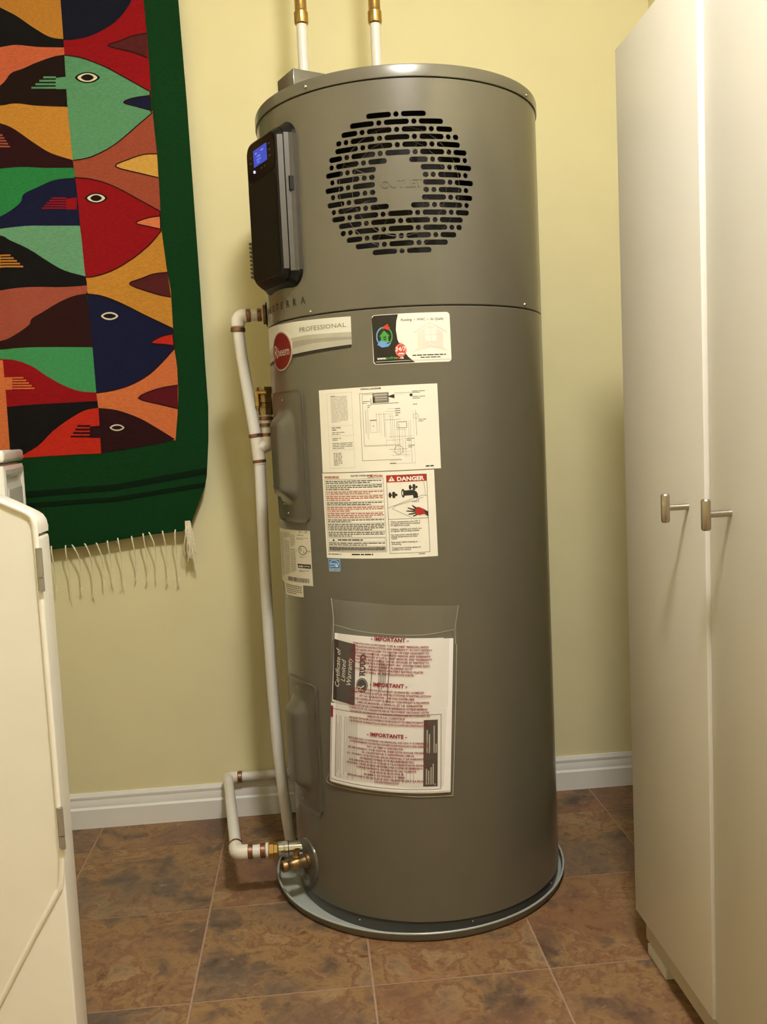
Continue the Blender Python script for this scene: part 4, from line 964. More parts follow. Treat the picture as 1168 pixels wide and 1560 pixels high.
RUG_ART = [
 ('woven_panel','red',1,[(-0.7284,1.9311),(-0.7283,1.9175),(-0.7282,1.9039),(-0.7283,1.8902),(-0.7284,1.8765),(-0.7285,1.8629),(-0.7286,1.8492),(-0.7287,1.8355),(-0.7287,1.8355),(-0.5358,1.7655),(-0.5359,1.7842),(-0.5358,1.8028),(-0.5356,1.8213),(-0.5358,1.8399),(-0.5361,1.8584),(-0.5364,1.8769),(-0.5367,1.8954),(-0.537,1.9138),(-0.5376,1.9323),(-0.5382,1.9506),(-0.5389,1.969),(-0.5395,1.9873),(-0.5398,2.0056),(-0.7291,2.0071)]),
 ('woven_fish','navyk',2,[(-0.7291,2.0071),(-0.5616,2.0058),(-0.5634,2.0008),(-0.5658,1.9936),(-0.5692,1.9852),(-0.5742,1.9766),(-0.5808,1.9675),(-0.5888,1.9576),(-0.5981,1.9477),(-0.6085,1.9387),(-0.6207,1.9304),(-0.6346,1.9225),(-0.6487,1.9155),(-0.6617,1.9098),(-0.6736,1.9058),(-0.685,1.9031),(-0.6954,1.9014),(-0.7044,1.9),(-0.7119,1.8992),(-0.7183,1.8991),(-0.7233,1.8993),(-0.7268,1.8994),(-0.7282,1.8994),(-0.7283,1.9148),(-0.7284,1.9303),(-0.7285,1.9457),(-0.7287,1.9611),(-0.7288,1.9764),(-0.7289,1.9918),(-0.7291,2.0071)]),
 ('woven_panel','terra',1,[(-0.7266,1.6343),(-0.7263,1.6246),(-0.7257,1.615),(-0.7251,1.6053),(-0.7246,1.5956),(-0.724,1.5859),(-0.7234,1.5762),(-0.7228,1.5664),(-0.5321,1.4992),(-0.5317,1.5175),(-0.5314,1.5358),(-0.531,1.5541),(-0.5309,1.5723),(-0.5308,1.5906),(-0.5306,1.6088),(-0.5305,1.6269),(-0.5311,1.6451),(-0.5319,1.6632),(-0.5326,1.6814),(-0.5334,1.6994),(-0.5341,1.7175),(-0.5348,1.7355),(-0.5871,1.7065)]),
 ('woven_fish','sage',2,[(-0.7287,1.8653),(-0.7222,1.8644),(-0.7129,1.8631),(-0.7021,1.8613),(-0.691,1.8586),(-0.6792,1.8547),(-0.6664,1.8499),(-0.6534,1.8445),(-0.6413,1.8391),(-0.6303,1.8336),(-0.6201,1.8277),(-0.61,1.8218),(-0.5999,1.8158),(-0.5892,1.8095),(-0.5782,1.8029),(-0.5677,1.7966),(-0.5588,1.7913),(-0.5515,1.7871),(-0.5454,1.7836),(-0.5406,1.7809),(-0.5372,1.779),(-0.5378,1.77),(-0.5401,1.7356),(-0.536,1.7296),(-0.536,1.7296),(-0.5408,1.7258),(-0.5478,1.7204),(-0.5558,1.7141),(-0.5642,1.7076),(-0.5729,1.7006),(-0.5822,1.6931),(-0.5919,1.6854),(-0.6013,1.6782),(-0.6101,1.6716),(-0.6188,1.6652),(-0.6277,1.6592),(-0.6373,1.6534),(-0.6481,1.6477),(-0.6598,1.6422),(-0.6714,1.6373),(-0.682,1.6333),(-0.6918,1.6305),(-0.701,1.6287),(-0.7093,1.6274),(-0.7158,1.6266),(-0.7203,1.6261),(-0.7232,1.6262),(-0.725,1.6266),(-0.7264,1.6268),(-0.7264,1.6268),(-0.7271,1.6535),(-0.7277,1.6802),(-0.7284,1.7068),(-0.7291,1.7334),(-0.7293,1.7599),(-0.7291,1.7863),(-0.7289,1.8127),(-0.7287,1.839),(-0.7285,1.8653)]),
 ('woven_panel','ochre2',1,[(-0.7177,1.3637),(-0.7166,1.3545),(-0.7154,1.3452),(-0.7153,1.336),(-0.7151,1.3267),(-0.715,1.3175),(-0.7148,1.3082),(-0.7147,1.2989),(-0.5207,1.2251),(-0.5206,1.2435),(-0.5205,1.2618),(-0.5204,1.2802),(-0.5203,1.2985),(-0.5202,1.3167),(-0.5218,1.3351),(-0.5242,1.3534),(-0.5265,1.3716),(-0.5277,1.3899),(-0.5289,1.408),(-0.5302,1.4262),(-0.5314,1.4443),(-0.5326,1.4624),(-0.6083,1.4033)]),
 ('woven_fish','red2',2,[(-0.7255,1.5864),(-0.72,1.586),(-0.7121,1.5854),(-0.703,1.5845),(-0.6939,1.5831),(-0.6849,1.5812),(-0.6753,1.5789),(-0.6656,1.5761),(-0.656,1.5728),(-0.6467,1.569),(-0.6374,1.5647),(-0.6281,1.5599),(-0.6184,1.5547),(-0.6084,1.5491),(-0.598,1.5429),(-0.5875,1.5365),(-0.5769,1.5301),(-0.5651,1.5232),(-0.5524,1.5157),(-0.5409,1.509),(-0.533,1.5044),(-0.5341,1.4625),(-0.5336,1.4579),(-0.5336,1.4579),(-0.5393,1.4516),(-0.5474,1.4427),(-0.5569,1.4328),(-0.5669,1.4235),(-0.5774,1.4151),(-0.5888,1.4066),(-0.6006,1.3985),(-0.6123,1.3911),(-0.6238,1.3844),(-0.6354,1.3782),(-0.6468,1.3726),(-0.6578,1.3679),(-0.6686,1.3641),(-0.6793,1.361),(-0.6893,1.3587),(-0.6977,1.3569),(-0.7046,1.356),(-0.7102,1.3558),(-0.7146,1.356),(-0.7177,1.356),(-0.7168,1.356),(-0.7186,1.3819),(-0.7191,1.4076),(-0.7197,1.4333),(-0.7202,1.4589),(-0.7208,1.4845),(-0.7213,1.5101),(-0.7219,1.5356),(-0.7225,1.561),(-0.724,1.5864)]),
 ('woven_panel','orange',1,[(-0.7116,1.0886),(-0.7112,1.0796),(-0.7105,1.0706),(-0.7099,1.0616),(-0.7092,1.0526),(-0.7086,1.0435),(-0.7085,1.0345),(-0.7086,1.0255),(-0.5317,0.9601),(-0.5294,0.9776),(-0.5269,0.995),(-0.5245,1.0124),(-0.5223,1.0297),(-0.5205,1.0471),(-0.5188,1.0645),(-0.5179,1.0818),(-0.5176,1.0992),(-0.5173,1.1166),(-0.517,1.1339),(-0.5183,1.1513),(-0.5198,1.1686),(-0.5209,1.1859),(-0.629,1.1087)]),
 ('woven_fish','navy',2,[(-0.7195,1.3172),(-0.7128,1.3163),(-0.7033,1.3151),(-0.6924,1.3133),(-0.6816,1.3106),(-0.671,1.3068),(-0.6599,1.3022),(-0.6485,1.2969),(-0.6368,1.2911),(-0.6251,1.2849),(-0.6132,1.2782),(-0.6008,1.271),(-0.5871,1.2634),(-0.5704,1.2544),(-0.5514,1.2443),(-0.5339,1.2351),(-0.5218,1.2287),(-0.5217,1.2063),(-0.5211,1.1801),(-0.5211,1.1801),(-0.5269,1.1743),(-0.5352,1.1658),(-0.5445,1.1565),(-0.5534,1.148),(-0.5614,1.1405),(-0.5693,1.1333),(-0.5776,1.1264),(-0.5866,1.1199),(-0.5967,1.1138),(-0.6075,1.108),(-0.6187,1.1027),(-0.6297,1.0982),(-0.6405,1.0945),(-0.6514,1.0915),(-0.6621,1.089),(-0.6725,1.0869),(-0.6833,1.0852),(-0.6944,1.0839),(-0.7041,1.083),(-0.7108,1.0823),(-0.7114,1.0823),(-0.7118,1.1086),(-0.7122,1.1349),(-0.7126,1.1611),(-0.7129,1.1872),(-0.7133,1.2133),(-0.7138,1.2393),(-0.7142,1.2652),(-0.7146,1.2911),(-0.715,1.317)]),
 ('woven_fish','maroonk',2,[(-0.7085,1.0465),(-0.7008,1.0455),(-0.6899,1.0442),(-0.6774,1.0422),(-0.665,1.0393),(-0.6528,1.0352),(-0.6398,1.0301),(-0.627,1.0244),(-0.615,1.0186),(-0.6042,1.0126),(-0.5942,1.0063),(-0.5844,0.9997),(-0.5744,0.9929),(-0.563,0.9851),(-0.5508,0.9765),(-0.5399,0.9687),(-0.5323,0.9633),(-0.577,0.9543),(-0.6404,0.9462),(-0.7089,0.9384),(-0.7097,0.9385),(-0.7094,0.9601),(-0.7091,0.9818),(-0.7089,1.0034),(-0.7086,1.025),(-0.7088,1.0465)]),
 ('woven_notch','maroon2',3,[(-0.5387,1.8565),(-0.5462,1.8598),(-0.5574,1.8646),(-0.5711,1.8696),(-0.5912,1.8747),(-0.6138,1.8801),(-0.6274,1.8849),(-0.6255,1.8886),(-0.6146,1.8916),(-0.6026,1.895),(-0.5918,1.8991),(-0.58,1.9036),(-0.5685,1.9073),(-0.5567,1.9098),(-0.5452,1.9116),(-0.5371,1.9128)]),
 ('woven_notch','navy',3,[(-0.5386,1.7356),(-0.547,1.7381),(-0.559,1.7416),(-0.5707,1.7452),(-0.5827,1.7483),(-0.5945,1.7515),(-0.6004,1.7547),(-0.5976,1.7582),(-0.5891,1.7617),(-0.5785,1.7647),(-0.5648,1.7671),(-0.549,1.7688),(-0.5378,1.77)]),
 ('woven_notch','ochre3',3,[(-0.5315,1.5815),(-0.5414,1.584),(-0.5558,1.5877),(-0.5722,1.5921),(-0.5935,1.5975),(-0.6166,1.6036),(-0.6296,1.6095),(-0.6251,1.6151),(-0.6105,1.6206),(-0.5958,1.6254),(-0.5843,1.6294),(-0.5727,1.6328),(-0.5615,1.6352),(-0.5499,1.6362),(-0.5387,1.6361),(-0.5308,1.636)]),
 ('woven_notch','salmon',3,[(-0.5333,1.4624),(-0.5428,1.4647),(-0.5562,1.468),(-0.5682,1.4711),(-0.5787,1.4736),(-0.5878,1.476),(-0.5912,1.4788),(-0.5855,1.4823),(-0.574,1.4862),(-0.5624,1.4893),(-0.5515,1.4912),(-0.5405,1.4923),(-0.5328,1.4931)]),
 ('woven_notch','maroon2',3,[(-0.5208,1.303),(-0.5279,1.3043),(-0.5387,1.3063),(-0.5529,1.3103),(-0.5751,1.3179),(-0.6008,1.3275),(-0.6162,1.3357),(-0.6134,1.3411),(-0.6005,1.345),(-0.5875,1.3487),(-0.5776,1.3524),(-0.5677,1.3559),(-0.5574,1.3585),(-0.5455,1.3601),(-0.5332,1.3608),(-0.5246,1.3613)]),
 ('woven_notch','redor',3,[(-0.5217,1.188),(-0.5276,1.1889),(-0.5362,1.1902),(-0.5453,1.1916),(-0.5567,1.1927),(-0.5687,1.194),(-0.5746,1.1963),(-0.5703,1.2007),(-0.5599,1.2061),(-0.5492,1.2105),(-0.5391,1.2131),(-0.5287,1.2147),(-0.5214,1.2157)]),
 ('woven_notch','maroon',3,[(-0.5212,1.0365),(-0.5308,1.0392),(-0.5447,1.0431),(-0.5602,1.0478),(-0.5806,1.0533),(-0.6027,1.0595),(-0.6137,1.0659),(-0.606,1.0728),(-0.5873,1.0799),(-0.5681,1.0856),(-0.55,1.0892),(-0.5313,1.0915),(-0.5182,1.0929)]),
 ('woven_band','ochre',1,[(-0.9505,2.0204),(-0.7291,2.0071),(-0.7289,1.9809),(-0.7286,1.9545),(-0.7284,1.9282),(-0.7274,1.9017),(-0.733,1.9024),(-0.741,1.9031),(-0.7501,1.9046),(-0.7591,1.9073),(-0.7676,1.9114),(-0.7765,1.9168),(-0.7855,1.9228),(-0.7945,1.9289),(-0.8036,1.9354),(-0.8128,1.9424),(-0.8219,1.9493),(-0.8309,1.9555),(-0.8387,1.9603),(-0.8456,1.964),(-0.854,1.9683),(-0.8663,1.9748),(-0.8859,1.9854),(-0.9107,1.9988),(-0.9343,2.0116),(-0.9505,2.0204)]),
 ('woven_band','black',1,[(-0.9505,2.0204),(-0.9343,2.0116),(-0.9107,1.9988),(-0.8859,1.9854),(-0.8663,1.9748),(-0.854,1.9683),(-0.8456,1.964),(-0.8387,1.9603),(-0.8309,1.9555),(-0.8219,1.9493),(-0.8128,1.9424),(-0.8036,1.9354),(-0.7945,1.9289),(-0.7855,1.9228),(-0.7765,1.9168),(-0.7676,1.9114),(-0.7591,1.9073),(-0.7501,1.9046),(-0.741,1.9031),(-0.733,1.9024),(-0.7274,1.9017),(-0.7282,1.897),(-0.7282,1.8922),(-0.7283,1.8874),(-0.7281,1.8826),(-0.7396,1.883),(-0.7561,1.8834),(-0.774,1.8841),(-0.7898,1.8849),(-0.8027,1.8862),(-0.8145,1.8878),(-0.8256,1.8893),(-0.8362,1.8899),(-0.845,1.8895),(-0.8522,1.8884),(-0.8608,1.8867),(-0.8736,1.8845),(-0.8945,1.881),(-0.9209,1.8767),(-0.946,1.8724),(-0.9633,1.8695)]),
 ('woven_band','salmon2',1,[(-0.9633,1.8695),(-0.946,1.8724),(-0.9209,1.8767),(-0.8945,1.881),(-0.8736,1.8845),(-0.8608,1.8867),(-0.8522,1.8884),(-0.845,1.8895),(-0.8362,1.8899),(-0.8256,1.8893),(-0.8145,1.8878),(-0.8027,1.8862),(-0.7898,1.8849),(-0.774,1.8841),(-0.7561,1.8834),(-0.7396,1.883),(-0.7281,1.8826),(-0.7284,1.8786),(-0.7284,1.8745),(-0.7284,1.8705),(-0.7279,1.8664),(-0.7322,1.8659),(-0.7383,1.8652),(-0.7456,1.8641),(-0.7536,1.8624),(-0.7625,1.8598),(-0.7725,1.8566),(-0.7828,1.8531),(-0.7926,1.8496),(-0.8017,1.8461),(-0.8107,1.8423),(-0.8192,1.8387),(-0.8272,1.8354),(-0.8343,1.8331),(-0.8407,1.8314),(-0.8468,1.8292),(-0.8532,1.8255),(-0.8585,1.8201),(-0.8628,1.8137),(-0.8693,1.8058),(-0.8808,1.7964),(-0.9017,1.7836),(-0.9291,1.7681),(-0.9557,1.7535),(-0.974,1.7435)]),
 ('woven_band','blackb',1,[(-0.974,1.7435),(-0.9557,1.7535),(-0.9291,1.7681),(-0.9017,1.7836),(-0.8808,1.7964),(-0.8693,1.8058),(-0.8628,1.8137),(-0.8585,1.8201),(-0.8532,1.8255),(-0.8468,1.8292),(-0.8407,1.8314),(-0.8343,1.8331),(-0.8272,1.8354),(-0.8192,1.8387),(-0.8107,1.8423),(-0.8017,1.8461),(-0.7926,1.8496),(-0.7828,1.8531),(-0.7725,1.8566),(-0.7625,1.8598),(-0.7536,1.8624),(-0.7456,1.8641),(-0.7383,1.8652),(-0.7322,1.8659),(-0.7279,1.8664),(-0.7287,1.8368),(-0.7289,1.8071),(-0.7292,1.7773),(-0.7294,1.7474),(-0.7427,1.7481),(-0.7619,1.7491),(-0.7826,1.7502),(-0.8003,1.7515),(-0.8138,1.7531),(-0.8256,1.7551),(-0.8364,1.7567),(-0.8468,1.7575),(-0.8556,1.757),(-0.8629,1.7556),(-0.8716,1.7538),(-0.8844,1.7522),(-0.9052,1.7507),(-0.9315,1.749),(-0.9565,1.7475),(-0.9737,1.7464)]),
 ('woven_band','ochre2',1,[(-0.9737,1.7464),(-0.9565,1.7475),(-0.9315,1.749),(-0.9052,1.7507),(-0.8844,1.7522),(-0.8716,1.7538),(-0.8629,1.7556),(-0.8556,1.757),(-0.8468,1.7575),(-0.8364,1.7567),(-0.8256,1.7551),(-0.8138,1.7531),(-0.8003,1.7515),(-0.7826,1.7502),(-0.7619,1.7491),(-0.7427,1.7481),(-0.7294,1.7474),(-0.7287,1.7174),(-0.7279,1.6872),(-0.7272,1.6571),(-0.7264,1.6268),(-0.7353,1.6296),(-0.7482,1.6336),(-0.7622,1.6384),(-0.7749,1.6436),(-0.7855,1.6494),(-0.7955,1.6559),(-0.8051,1.6629),(-0.8149,1.6699),(-0.825,1.6775),(-0.8351,1.6856),(-0.845,1.6933),(-0.8544,1.6998),(-0.8619,1.7042),(-0.868,1.7072),(-0.8756,1.71),(-0.8875,1.7138),(-0.9076,1.7193),(-0.9332,1.7258),(-0.9578,1.7319),(-0.9746,1.7361)]),
 ('woven_band','maroonk',1,[(-0.9746,1.7361),(-0.9578,1.7319),(-0.9332,1.7258),(-0.9076,1.7193),(-0.8875,1.7138),(-0.8756,1.71),(-0.868,1.7072),(-0.8619,1.7042),(-0.8544,1.6998),(-0.845,1.6933),(-0.8351,1.6856),(-0.825,1.6775),(-0.8149,1.6699),(-0.8051,1.6629),(-0.7955,1.6559),(-0.7855,1.6494),(-0.7749,1.6436),(-0.7622,1.6384),(-0.7482,1.6336),(-0.7353,1.6296),(-0.7264,1.6268),(-0.7261,1.6223),(-0.7259,1.6178),(-0.7256,1.6132),(-0.7268,1.6088),(-0.7384,1.609),(-0.7551,1.6093),(-0.7734,1.6097),(-0.7901,1.6102),(-0.8045,1.6111),(-0.8182,1.6121),(-0.8316,1.6131),(-0.8448,1.6134),(-0.857,1.6131),(-0.8682,1.6123),(-0.8806,1.6111),(-0.896,1.6097),(-0.9179,1.6077),(-0.9443,1.6053),(-0.969,1.6029),(-0.986,1.6013)]),
 ('woven_band','green',1,[(-0.986,1.6013),(-0.969,1.6029),(-0.9443,1.6053),(-0.9179,1.6077),(-0.896,1.6097),(-0.8806,1.6111),(-0.8682,1.6123),(-0.857,1.6131),(-0.8448,1.6134),(-0.8316,1.6131),(-0.8182,1.6121),(-0.8045,1.6111),(-0.7901,1.6102),(-0.7734,1.6097),(-0.7551,1.6093),(-0.7384,1.609),(-0.7268,1.6088),(-0.725,1.6031),(-0.7247,1.5974),(-0.7243,1.5917),(-0.7257,1.5861),(-0.7337,1.5858),(-0.7453,1.5855),(-0.7583,1.5846),(-0.7705,1.5827),(-0.782,1.5793),(-0.7936,1.5749),(-0.8047,1.5701),(-0.8148,1.5657),(-0.8239,1.5621),(-0.8321,1.5588),(-0.8394,1.5554),(-0.8453,1.5514),(-0.8484,1.5469),(-0.8494,1.542),(-0.851,1.5366),(-0.8559,1.5306),(-0.8645,1.5235),(-0.8754,1.5157),(-0.8888,1.5077),(-0.9049,1.5002),(-0.9271,1.4931),(-0.9539,1.4861),(-0.9792,1.4799),(-0.9967,1.4757)]),
 ('woven_band','navy',1,[(-0.9967,1.4757),(-0.9792,1.4799),(-0.9539,1.4861),(-0.9271,1.4931),(-0.9049,1.5002),(-0.8888,1.5077),(-0.8754,1.5157),(-0.8645,1.5235),(-0.8559,1.5306),(-0.851,1.5366),(-0.8494,1.542),(-0.8484,1.5469),(-0.8453,1.5514),(-0.8394,1.5554),(-0.8321,1.5588),(-0.8239,1.5621),(-0.8148,1.5657),(-0.8047,1.5701),(-0.7936,1.5749),(-0.782,1.5793),(-0.7705,1.5827),(-0.7583,1.5846),(-0.7453,1.5855),(-0.7337,1.5858),(-0.7257,1.5861),(-0.7224,1.5586),(-0.7218,1.5311),(-0.7212,1.5035),(-0.7217,1.4759),(-0.7367,1.4763),(-0.7584,1.477),(-0.7814,1.4776),(-0.8003,1.4781),(-0.8131,1.4786),(-0.8228,1.479),(-0.8321,1.4792),(-0.8435,1.4789),(-0.8573,1.4779),(-0.8724,1.4765),(-0.8889,1.4748),(-0.9071,1.4731),(-0.93,1.4714),(-0.9563,1.4695),(-0.9806,1.4678),(-0.9975,1.4667)]),
 ('woven_band','sage2',1,[(-0.9975,1.4667),(-0.9806,1.4678),(-0.9563,1.4695),(-0.93,1.4714),(-0.9071,1.4731),(-0.8889,1.4748),(-0.8724,1.4765),(-0.8573,1.4779),(-0.8435,1.4789),(-0.8321,1.4792),(-0.8228,1.479),(-0.8131,1.4786),(-0.8003,1.4781),(-0.7814,1.4776),(-0.7584,1.477),(-0.7367,1.4763),(-0.7217,1.4759),(-0.72,1.4466),(-0.7193,1.4173),(-0.7187,1.3878),(-0.7175,1.3583),(-0.7263,1.3609),(-0.739,1.3646),(-0.7529,1.3689),(-0.7652,1.3737),(-0.7753,1.3789),(-0.7846,1.3845),(-0.7936,1.3907),(-0.803,1.3971),(-0.8128,1.4041),(-0.8229,1.4116),(-0.833,1.419),(-0.8432,1.4257),(-0.8536,1.4317),(-0.8644,1.4372),(-0.8747,1.4422),(-0.8837,1.4467),(-0.8895,1.4504),(-0.893,1.4534),(-0.898,1.4563),(-0.9082,1.4595),(-0.928,1.4637),(-0.9541,1.4684),(-0.9794,1.4727),(-0.9967,1.4757)]),
 ('woven_band','black',1,[(-0.9967,1.4757),(-0.9794,1.4727),(-0.9541,1.4684),(-0.928,1.4637),(-0.9082,1.4595),(-0.898,1.4563),(-0.893,1.4534),(-0.8895,1.4504),(-0.8837,1.4467),(-0.8747,1.4422),(-0.8644,1.4372),(-0.8536,1.4317),(-0.8432,1.4257),(-0.833,1.419),(-0.8229,1.4116),(-0.8128,1.4041),(-0.803,1.3971),(-0.7936,1.3907),(-0.7846,1.3845),(-0.7753,1.3789),(-0.7652,1.3737),(-0.7529,1.3689),(-0.739,1.3646),(-0.7263,1.3609),(-0.7175,1.3583),(-0.7164,1.3529),(-0.7157,1.3475),(-0.7154,1.3421),(-0.716,1.3368),(-0.7259,1.3363),(-0.7398,1.3356),(-0.7561,1.335),(-0.7727,1.3348),(-0.7898,1.3353),(-0.8082,1.3363),(-0.827,1.3371),(-0.8456,1.3373),(-0.8634,1.3366),(-0.881,1.3353),(-0.8991,1.3337),(-0.9186,1.3321),(-0.9423,1.3302),(-0.9687,1.328),(-0.9928,1.3259),(-1.0095,1.3245)]),
 ('woven_band','terra2',1,[(-1.0095,1.3245),(-0.9928,1.3259),(-0.9687,1.328),(-0.9423,1.3302),(-0.9186,1.3321),(-0.8991,1.3337),(-0.881,1.3353),(-0.8634,1.3366),(-0.8456,1.3373),(-0.827,1.3371),(-0.8082,1.3363),(-0.7898,1.3353),(-0.7727,1.3348),(-0.7561,1.335),(-0.7398,1.3356),(-0.7259,1.3363),(-0.716,1.3368),(-0.7152,1.3319),(-0.7151,1.3271),(-0.7151,1.3223),(-0.719,1.3176),(-0.7242,1.317),(-0.7315,1.3163),(-0.74,1.3151),(-0.7484,1.3132),(-0.7566,1.3107),(-0.7652,1.3075),(-0.774,1.3039),(-0.783,1.2998),(-0.7926,1.295),(-0.8026,1.2894),(-0.8124,1.2838),(-0.8213,1.2788),(-0.8293,1.2746),(-0.8367,1.2709),(-0.8432,1.2673),(-0.8483,1.2636),(-0.8511,1.26),(-0.8519,1.2565),(-0.853,1.2528),(-0.8564,1.2485),(-0.8631,1.2433),(-0.8718,1.2374),(-0.8814,1.2316),(-0.8908,1.2267),(-0.8987,1.2229),(-0.9059,1.2198),(-0.915,1.2171),(-0.9282,1.2142),(-0.9495,1.2109),(-0.9765,1.2075),(-1.0022,1.2045),(-1.0199,1.2024)]),
 ('woven_band','brownk',1,[(-1.0199,1.2024),(-1.0022,1.2045),(-0.9765,1.2075),(-0.9495,1.2109),(-0.9282,1.2142),(-0.915,1.2171),(-0.9059,1.2198),(-0.8987,1.2229),(-0.8908,1.2267),(-0.8814,1.2316),(-0.8718,1.2374),(-0.8631,1.2433),(-0.8564,1.2485),(-0.853,1.2528),(-0.8519,1.2565),(-0.8511,1.26),(-0.8483,1.2636),(-0.8432,1.2673),(-0.8367,1.2709),(-0.8293,1.2746),(-0.8213,1.2788),(-0.8124,1.2838),(-0.8026,1.2894),(-0.7926,1.295),(-0.783,1.2998),(-0.774,1.3039),(-0.7652,1.3075),(-0.7566,1.3107),(-0.7484,1.3132),(-0.74,1.3151),(-0.7315,1.3163),(-0.7242,1.317),(-0.719,1.3176),(-0.7145,1.286),(-0.714,1.2545),(-0.7135,1.2228),(-0.7129,1.1911),(-0.7372,1.1922),(-0.7722,1.1938),(-0.8098,1.1953),(-0.8422,1.1962),(-0.8669,1.1962),(-0.8884,1.1958),(-0.9087,1.195),(-0.9299,1.1942),(-0.9545,1.1932),(-0.9809,1.192),(-1.0045,1.1909),(-1.0209,1.1901)]),
 ('woven_band','green2',1,[(-1.0209,1.1901),(-1.0045,1.1909),(-0.9809,1.192),(-0.9545,1.1932),(-0.9299,1.1942),(-0.9087,1.195),(-0.8884,1.1958),(-0.8669,1.1962),(-0.8422,1.1962),(-0.8098,1.1953),(-0.7722,1.1938),(-0.7372,1.1922),(-0.7129,1.1911),(-0.7126,1.1644),(-0.7123,1.1376),(-0.7119,1.1108),(-0.7115,1.0839),(-0.7184,1.0845),(-0.7283,1.0853),(-0.7394,1.0866),(-0.7498,1.0887),(-0.7593,1.0917),(-0.7689,1.0954),(-0.7783,1.0997),(-0.7878,1.1044),(-0.7974,1.1099),(-0.807,1.116),(-0.8164,1.1224),(-0.8253,1.1285),(-0.8332,1.1345),(-0.8405,1.1406),(-0.8477,1.1465),(-0.8556,1.1517),(-0.8643,1.1564),(-0.8735,1.1606),(-0.883,1.1642),(-0.8925,1.1672),(-0.9009,1.1692),(-0.9087,1.1705),(-0.9182,1.1714),(-0.9316,1.1726),(-0.9527,1.1744),(-0.9792,1.1763),(-1.0045,1.1781),(-1.0218,1.1793)]),
 ('woven_band','red2',1,[(-1.0218,1.1793),(-1.0045,1.1781),(-0.9792,1.1763),(-0.9527,1.1744),(-0.9316,1.1726),(-0.9182,1.1714),(-0.9087,1.1705),(-0.9009,1.1692),(-0.8925,1.1672),(-0.883,1.1642),(-0.8735,1.1606),(-0.8643,1.1564),(-0.8556,1.1517),(-0.8477,1.1465),(-0.8405,1.1406),(-0.8332,1.1345),(-0.8253,1.1285),(-0.8164,1.1224),(-0.807,1.116),(-0.7974,1.1099),(-0.7878,1.1044),(-0.7783,1.0997),(-0.7689,1.0954),(-0.7593,1.0917),(-0.7498,1.0887),(-0.7394,1.0866),(-0.7283,1.0853),(-0.7184,1.0845),(-0.7115,1.0839),(-0.7111,1.0788),(-0.7108,1.0737),(-0.7104,1.0685),(-0.7099,1.0634),(-0.7357,1.0631),(-0.773,1.0627),(-0.8127,1.0621),(-0.8458,1.0616),(-0.869,1.061),(-0.8875,1.0604),(-0.9051,1.0597),(-0.9256,1.0589),(-0.953,1.0578),(-0.9841,1.0564),(-1.0127,1.0552),(-1.0324,1.0543)]),
 ('woven_band','black',1,[(-1.0324,1.0543),(-1.0127,1.0552),(-0.9841,1.0564),(-0.953,1.0578),(-0.9256,1.0589),(-0.9051,1.0597),(-0.8875,1.0604),(-0.869,1.061),(-0.8458,1.0616),(-0.8127,1.0621),(-0.773,1.0627),(-0.7357,1.0631),(-0.7099,1.0634),(-0.7094,1.055),(-0.7088,1.0465),(-0.7085,1.0465),(-0.7137,1.046),(-0.7211,1.0454),(-0.7296,1.0444),(-0.7378,1.0426),(-0.7452,1.0402),(-0.7526,1.0372),(-0.7605,1.0334),(-0.7698,1.0283),(-0.781,1.0216),(-0.7938,1.0136),(-0.8067,1.005),(-0.8185,0.9964),(-0.8285,0.9877),(-0.8374,0.9785),(-0.8464,0.9696),(-0.8567,0.9615),(-0.8698,0.9538),(-0.8846,0.9464),(-0.8987,0.9401),(-0.9095,0.9356),(-0.916,0.9336),(-0.9198,0.9336),(-0.9218,0.9343),(-0.9234,0.9347),(-0.9238,0.949),(-0.9251,1.0276)]),
 ('woven_band','redor',1,[(-0.9234,0.9347),(-0.9218,0.9343),(-0.9198,0.9336),(-0.916,0.9336),(-0.9095,0.9356),(-0.8987,0.9401),(-0.8846,0.9464),(-0.8698,0.9538),(-0.8567,0.9615),(-0.8464,0.9696),(-0.8374,0.9785),(-0.8285,0.9877),(-0.8185,0.9964),(-0.8067,1.005),(-0.7938,1.0136),(-0.781,1.0216),(-0.7698,1.0283),(-0.7605,1.0334),(-0.7526,1.0372),(-0.7452,1.0402),(-0.7378,1.0426),(-0.7296,1.0444),(-0.7211,1.0454),(-0.7137,1.046),(-0.7085,1.0465),(-0.7086,1.0248),(-0.7089,1.0031),(-0.7091,0.9813),(-0.7094,0.9595),(-0.7097,0.9377),(-0.7657,0.938),(-0.8432,0.9371),(-0.9095,0.9356)]),
 ('woven_band','orange',3,[(-1.0222,1.1747),(-0.9243,1.1692),(-0.9231,1.09),(-0.9233,1.0118),(-0.9235,0.9332),(-1.043,0.9297)]),
 ('woven_fin','sage',4,[(-0.7513,1.8136),(-0.7242,1.8162),(-0.7263,1.788),(-0.7533,1.7885)]),
 ('woven_fin','sage',4,[(-0.7794,1.8176),(-0.7511,1.8172),(-0.7514,1.813),(-0.7797,1.8134)]),
 ('woven_fin','sage',4,[(-0.789,1.8099),(-0.7517,1.8093),(-0.752,1.8051),(-0.7893,1.8057)]),
 ('woven_fin','sage',4,[(-0.7985,1.8022),(-0.7523,1.8014),(-0.7526,1.7972),(-0.7989,1.798)]),
 ('woven_fin','sage',4,[(-0.8081,1.7944),(-0.7529,1.7936),(-0.7532,1.7893),(-0.8084,1.7902)]),
 ('woven_fin','red2',4,[(-0.7482,1.5384),(-0.7237,1.5408),(-0.7258,1.5135),(-0.75,1.5142)]),
 ('woven_fin','red2',4,[(-0.7812,1.5424),(-0.748,1.5415),(-0.7482,1.5382),(-0.7814,1.5391)]),
 ('woven_fin','red2',4,[(-0.7873,1.5368),(-0.7484,1.5358),(-0.7486,1.5326),(-0.7875,1.5336)]),
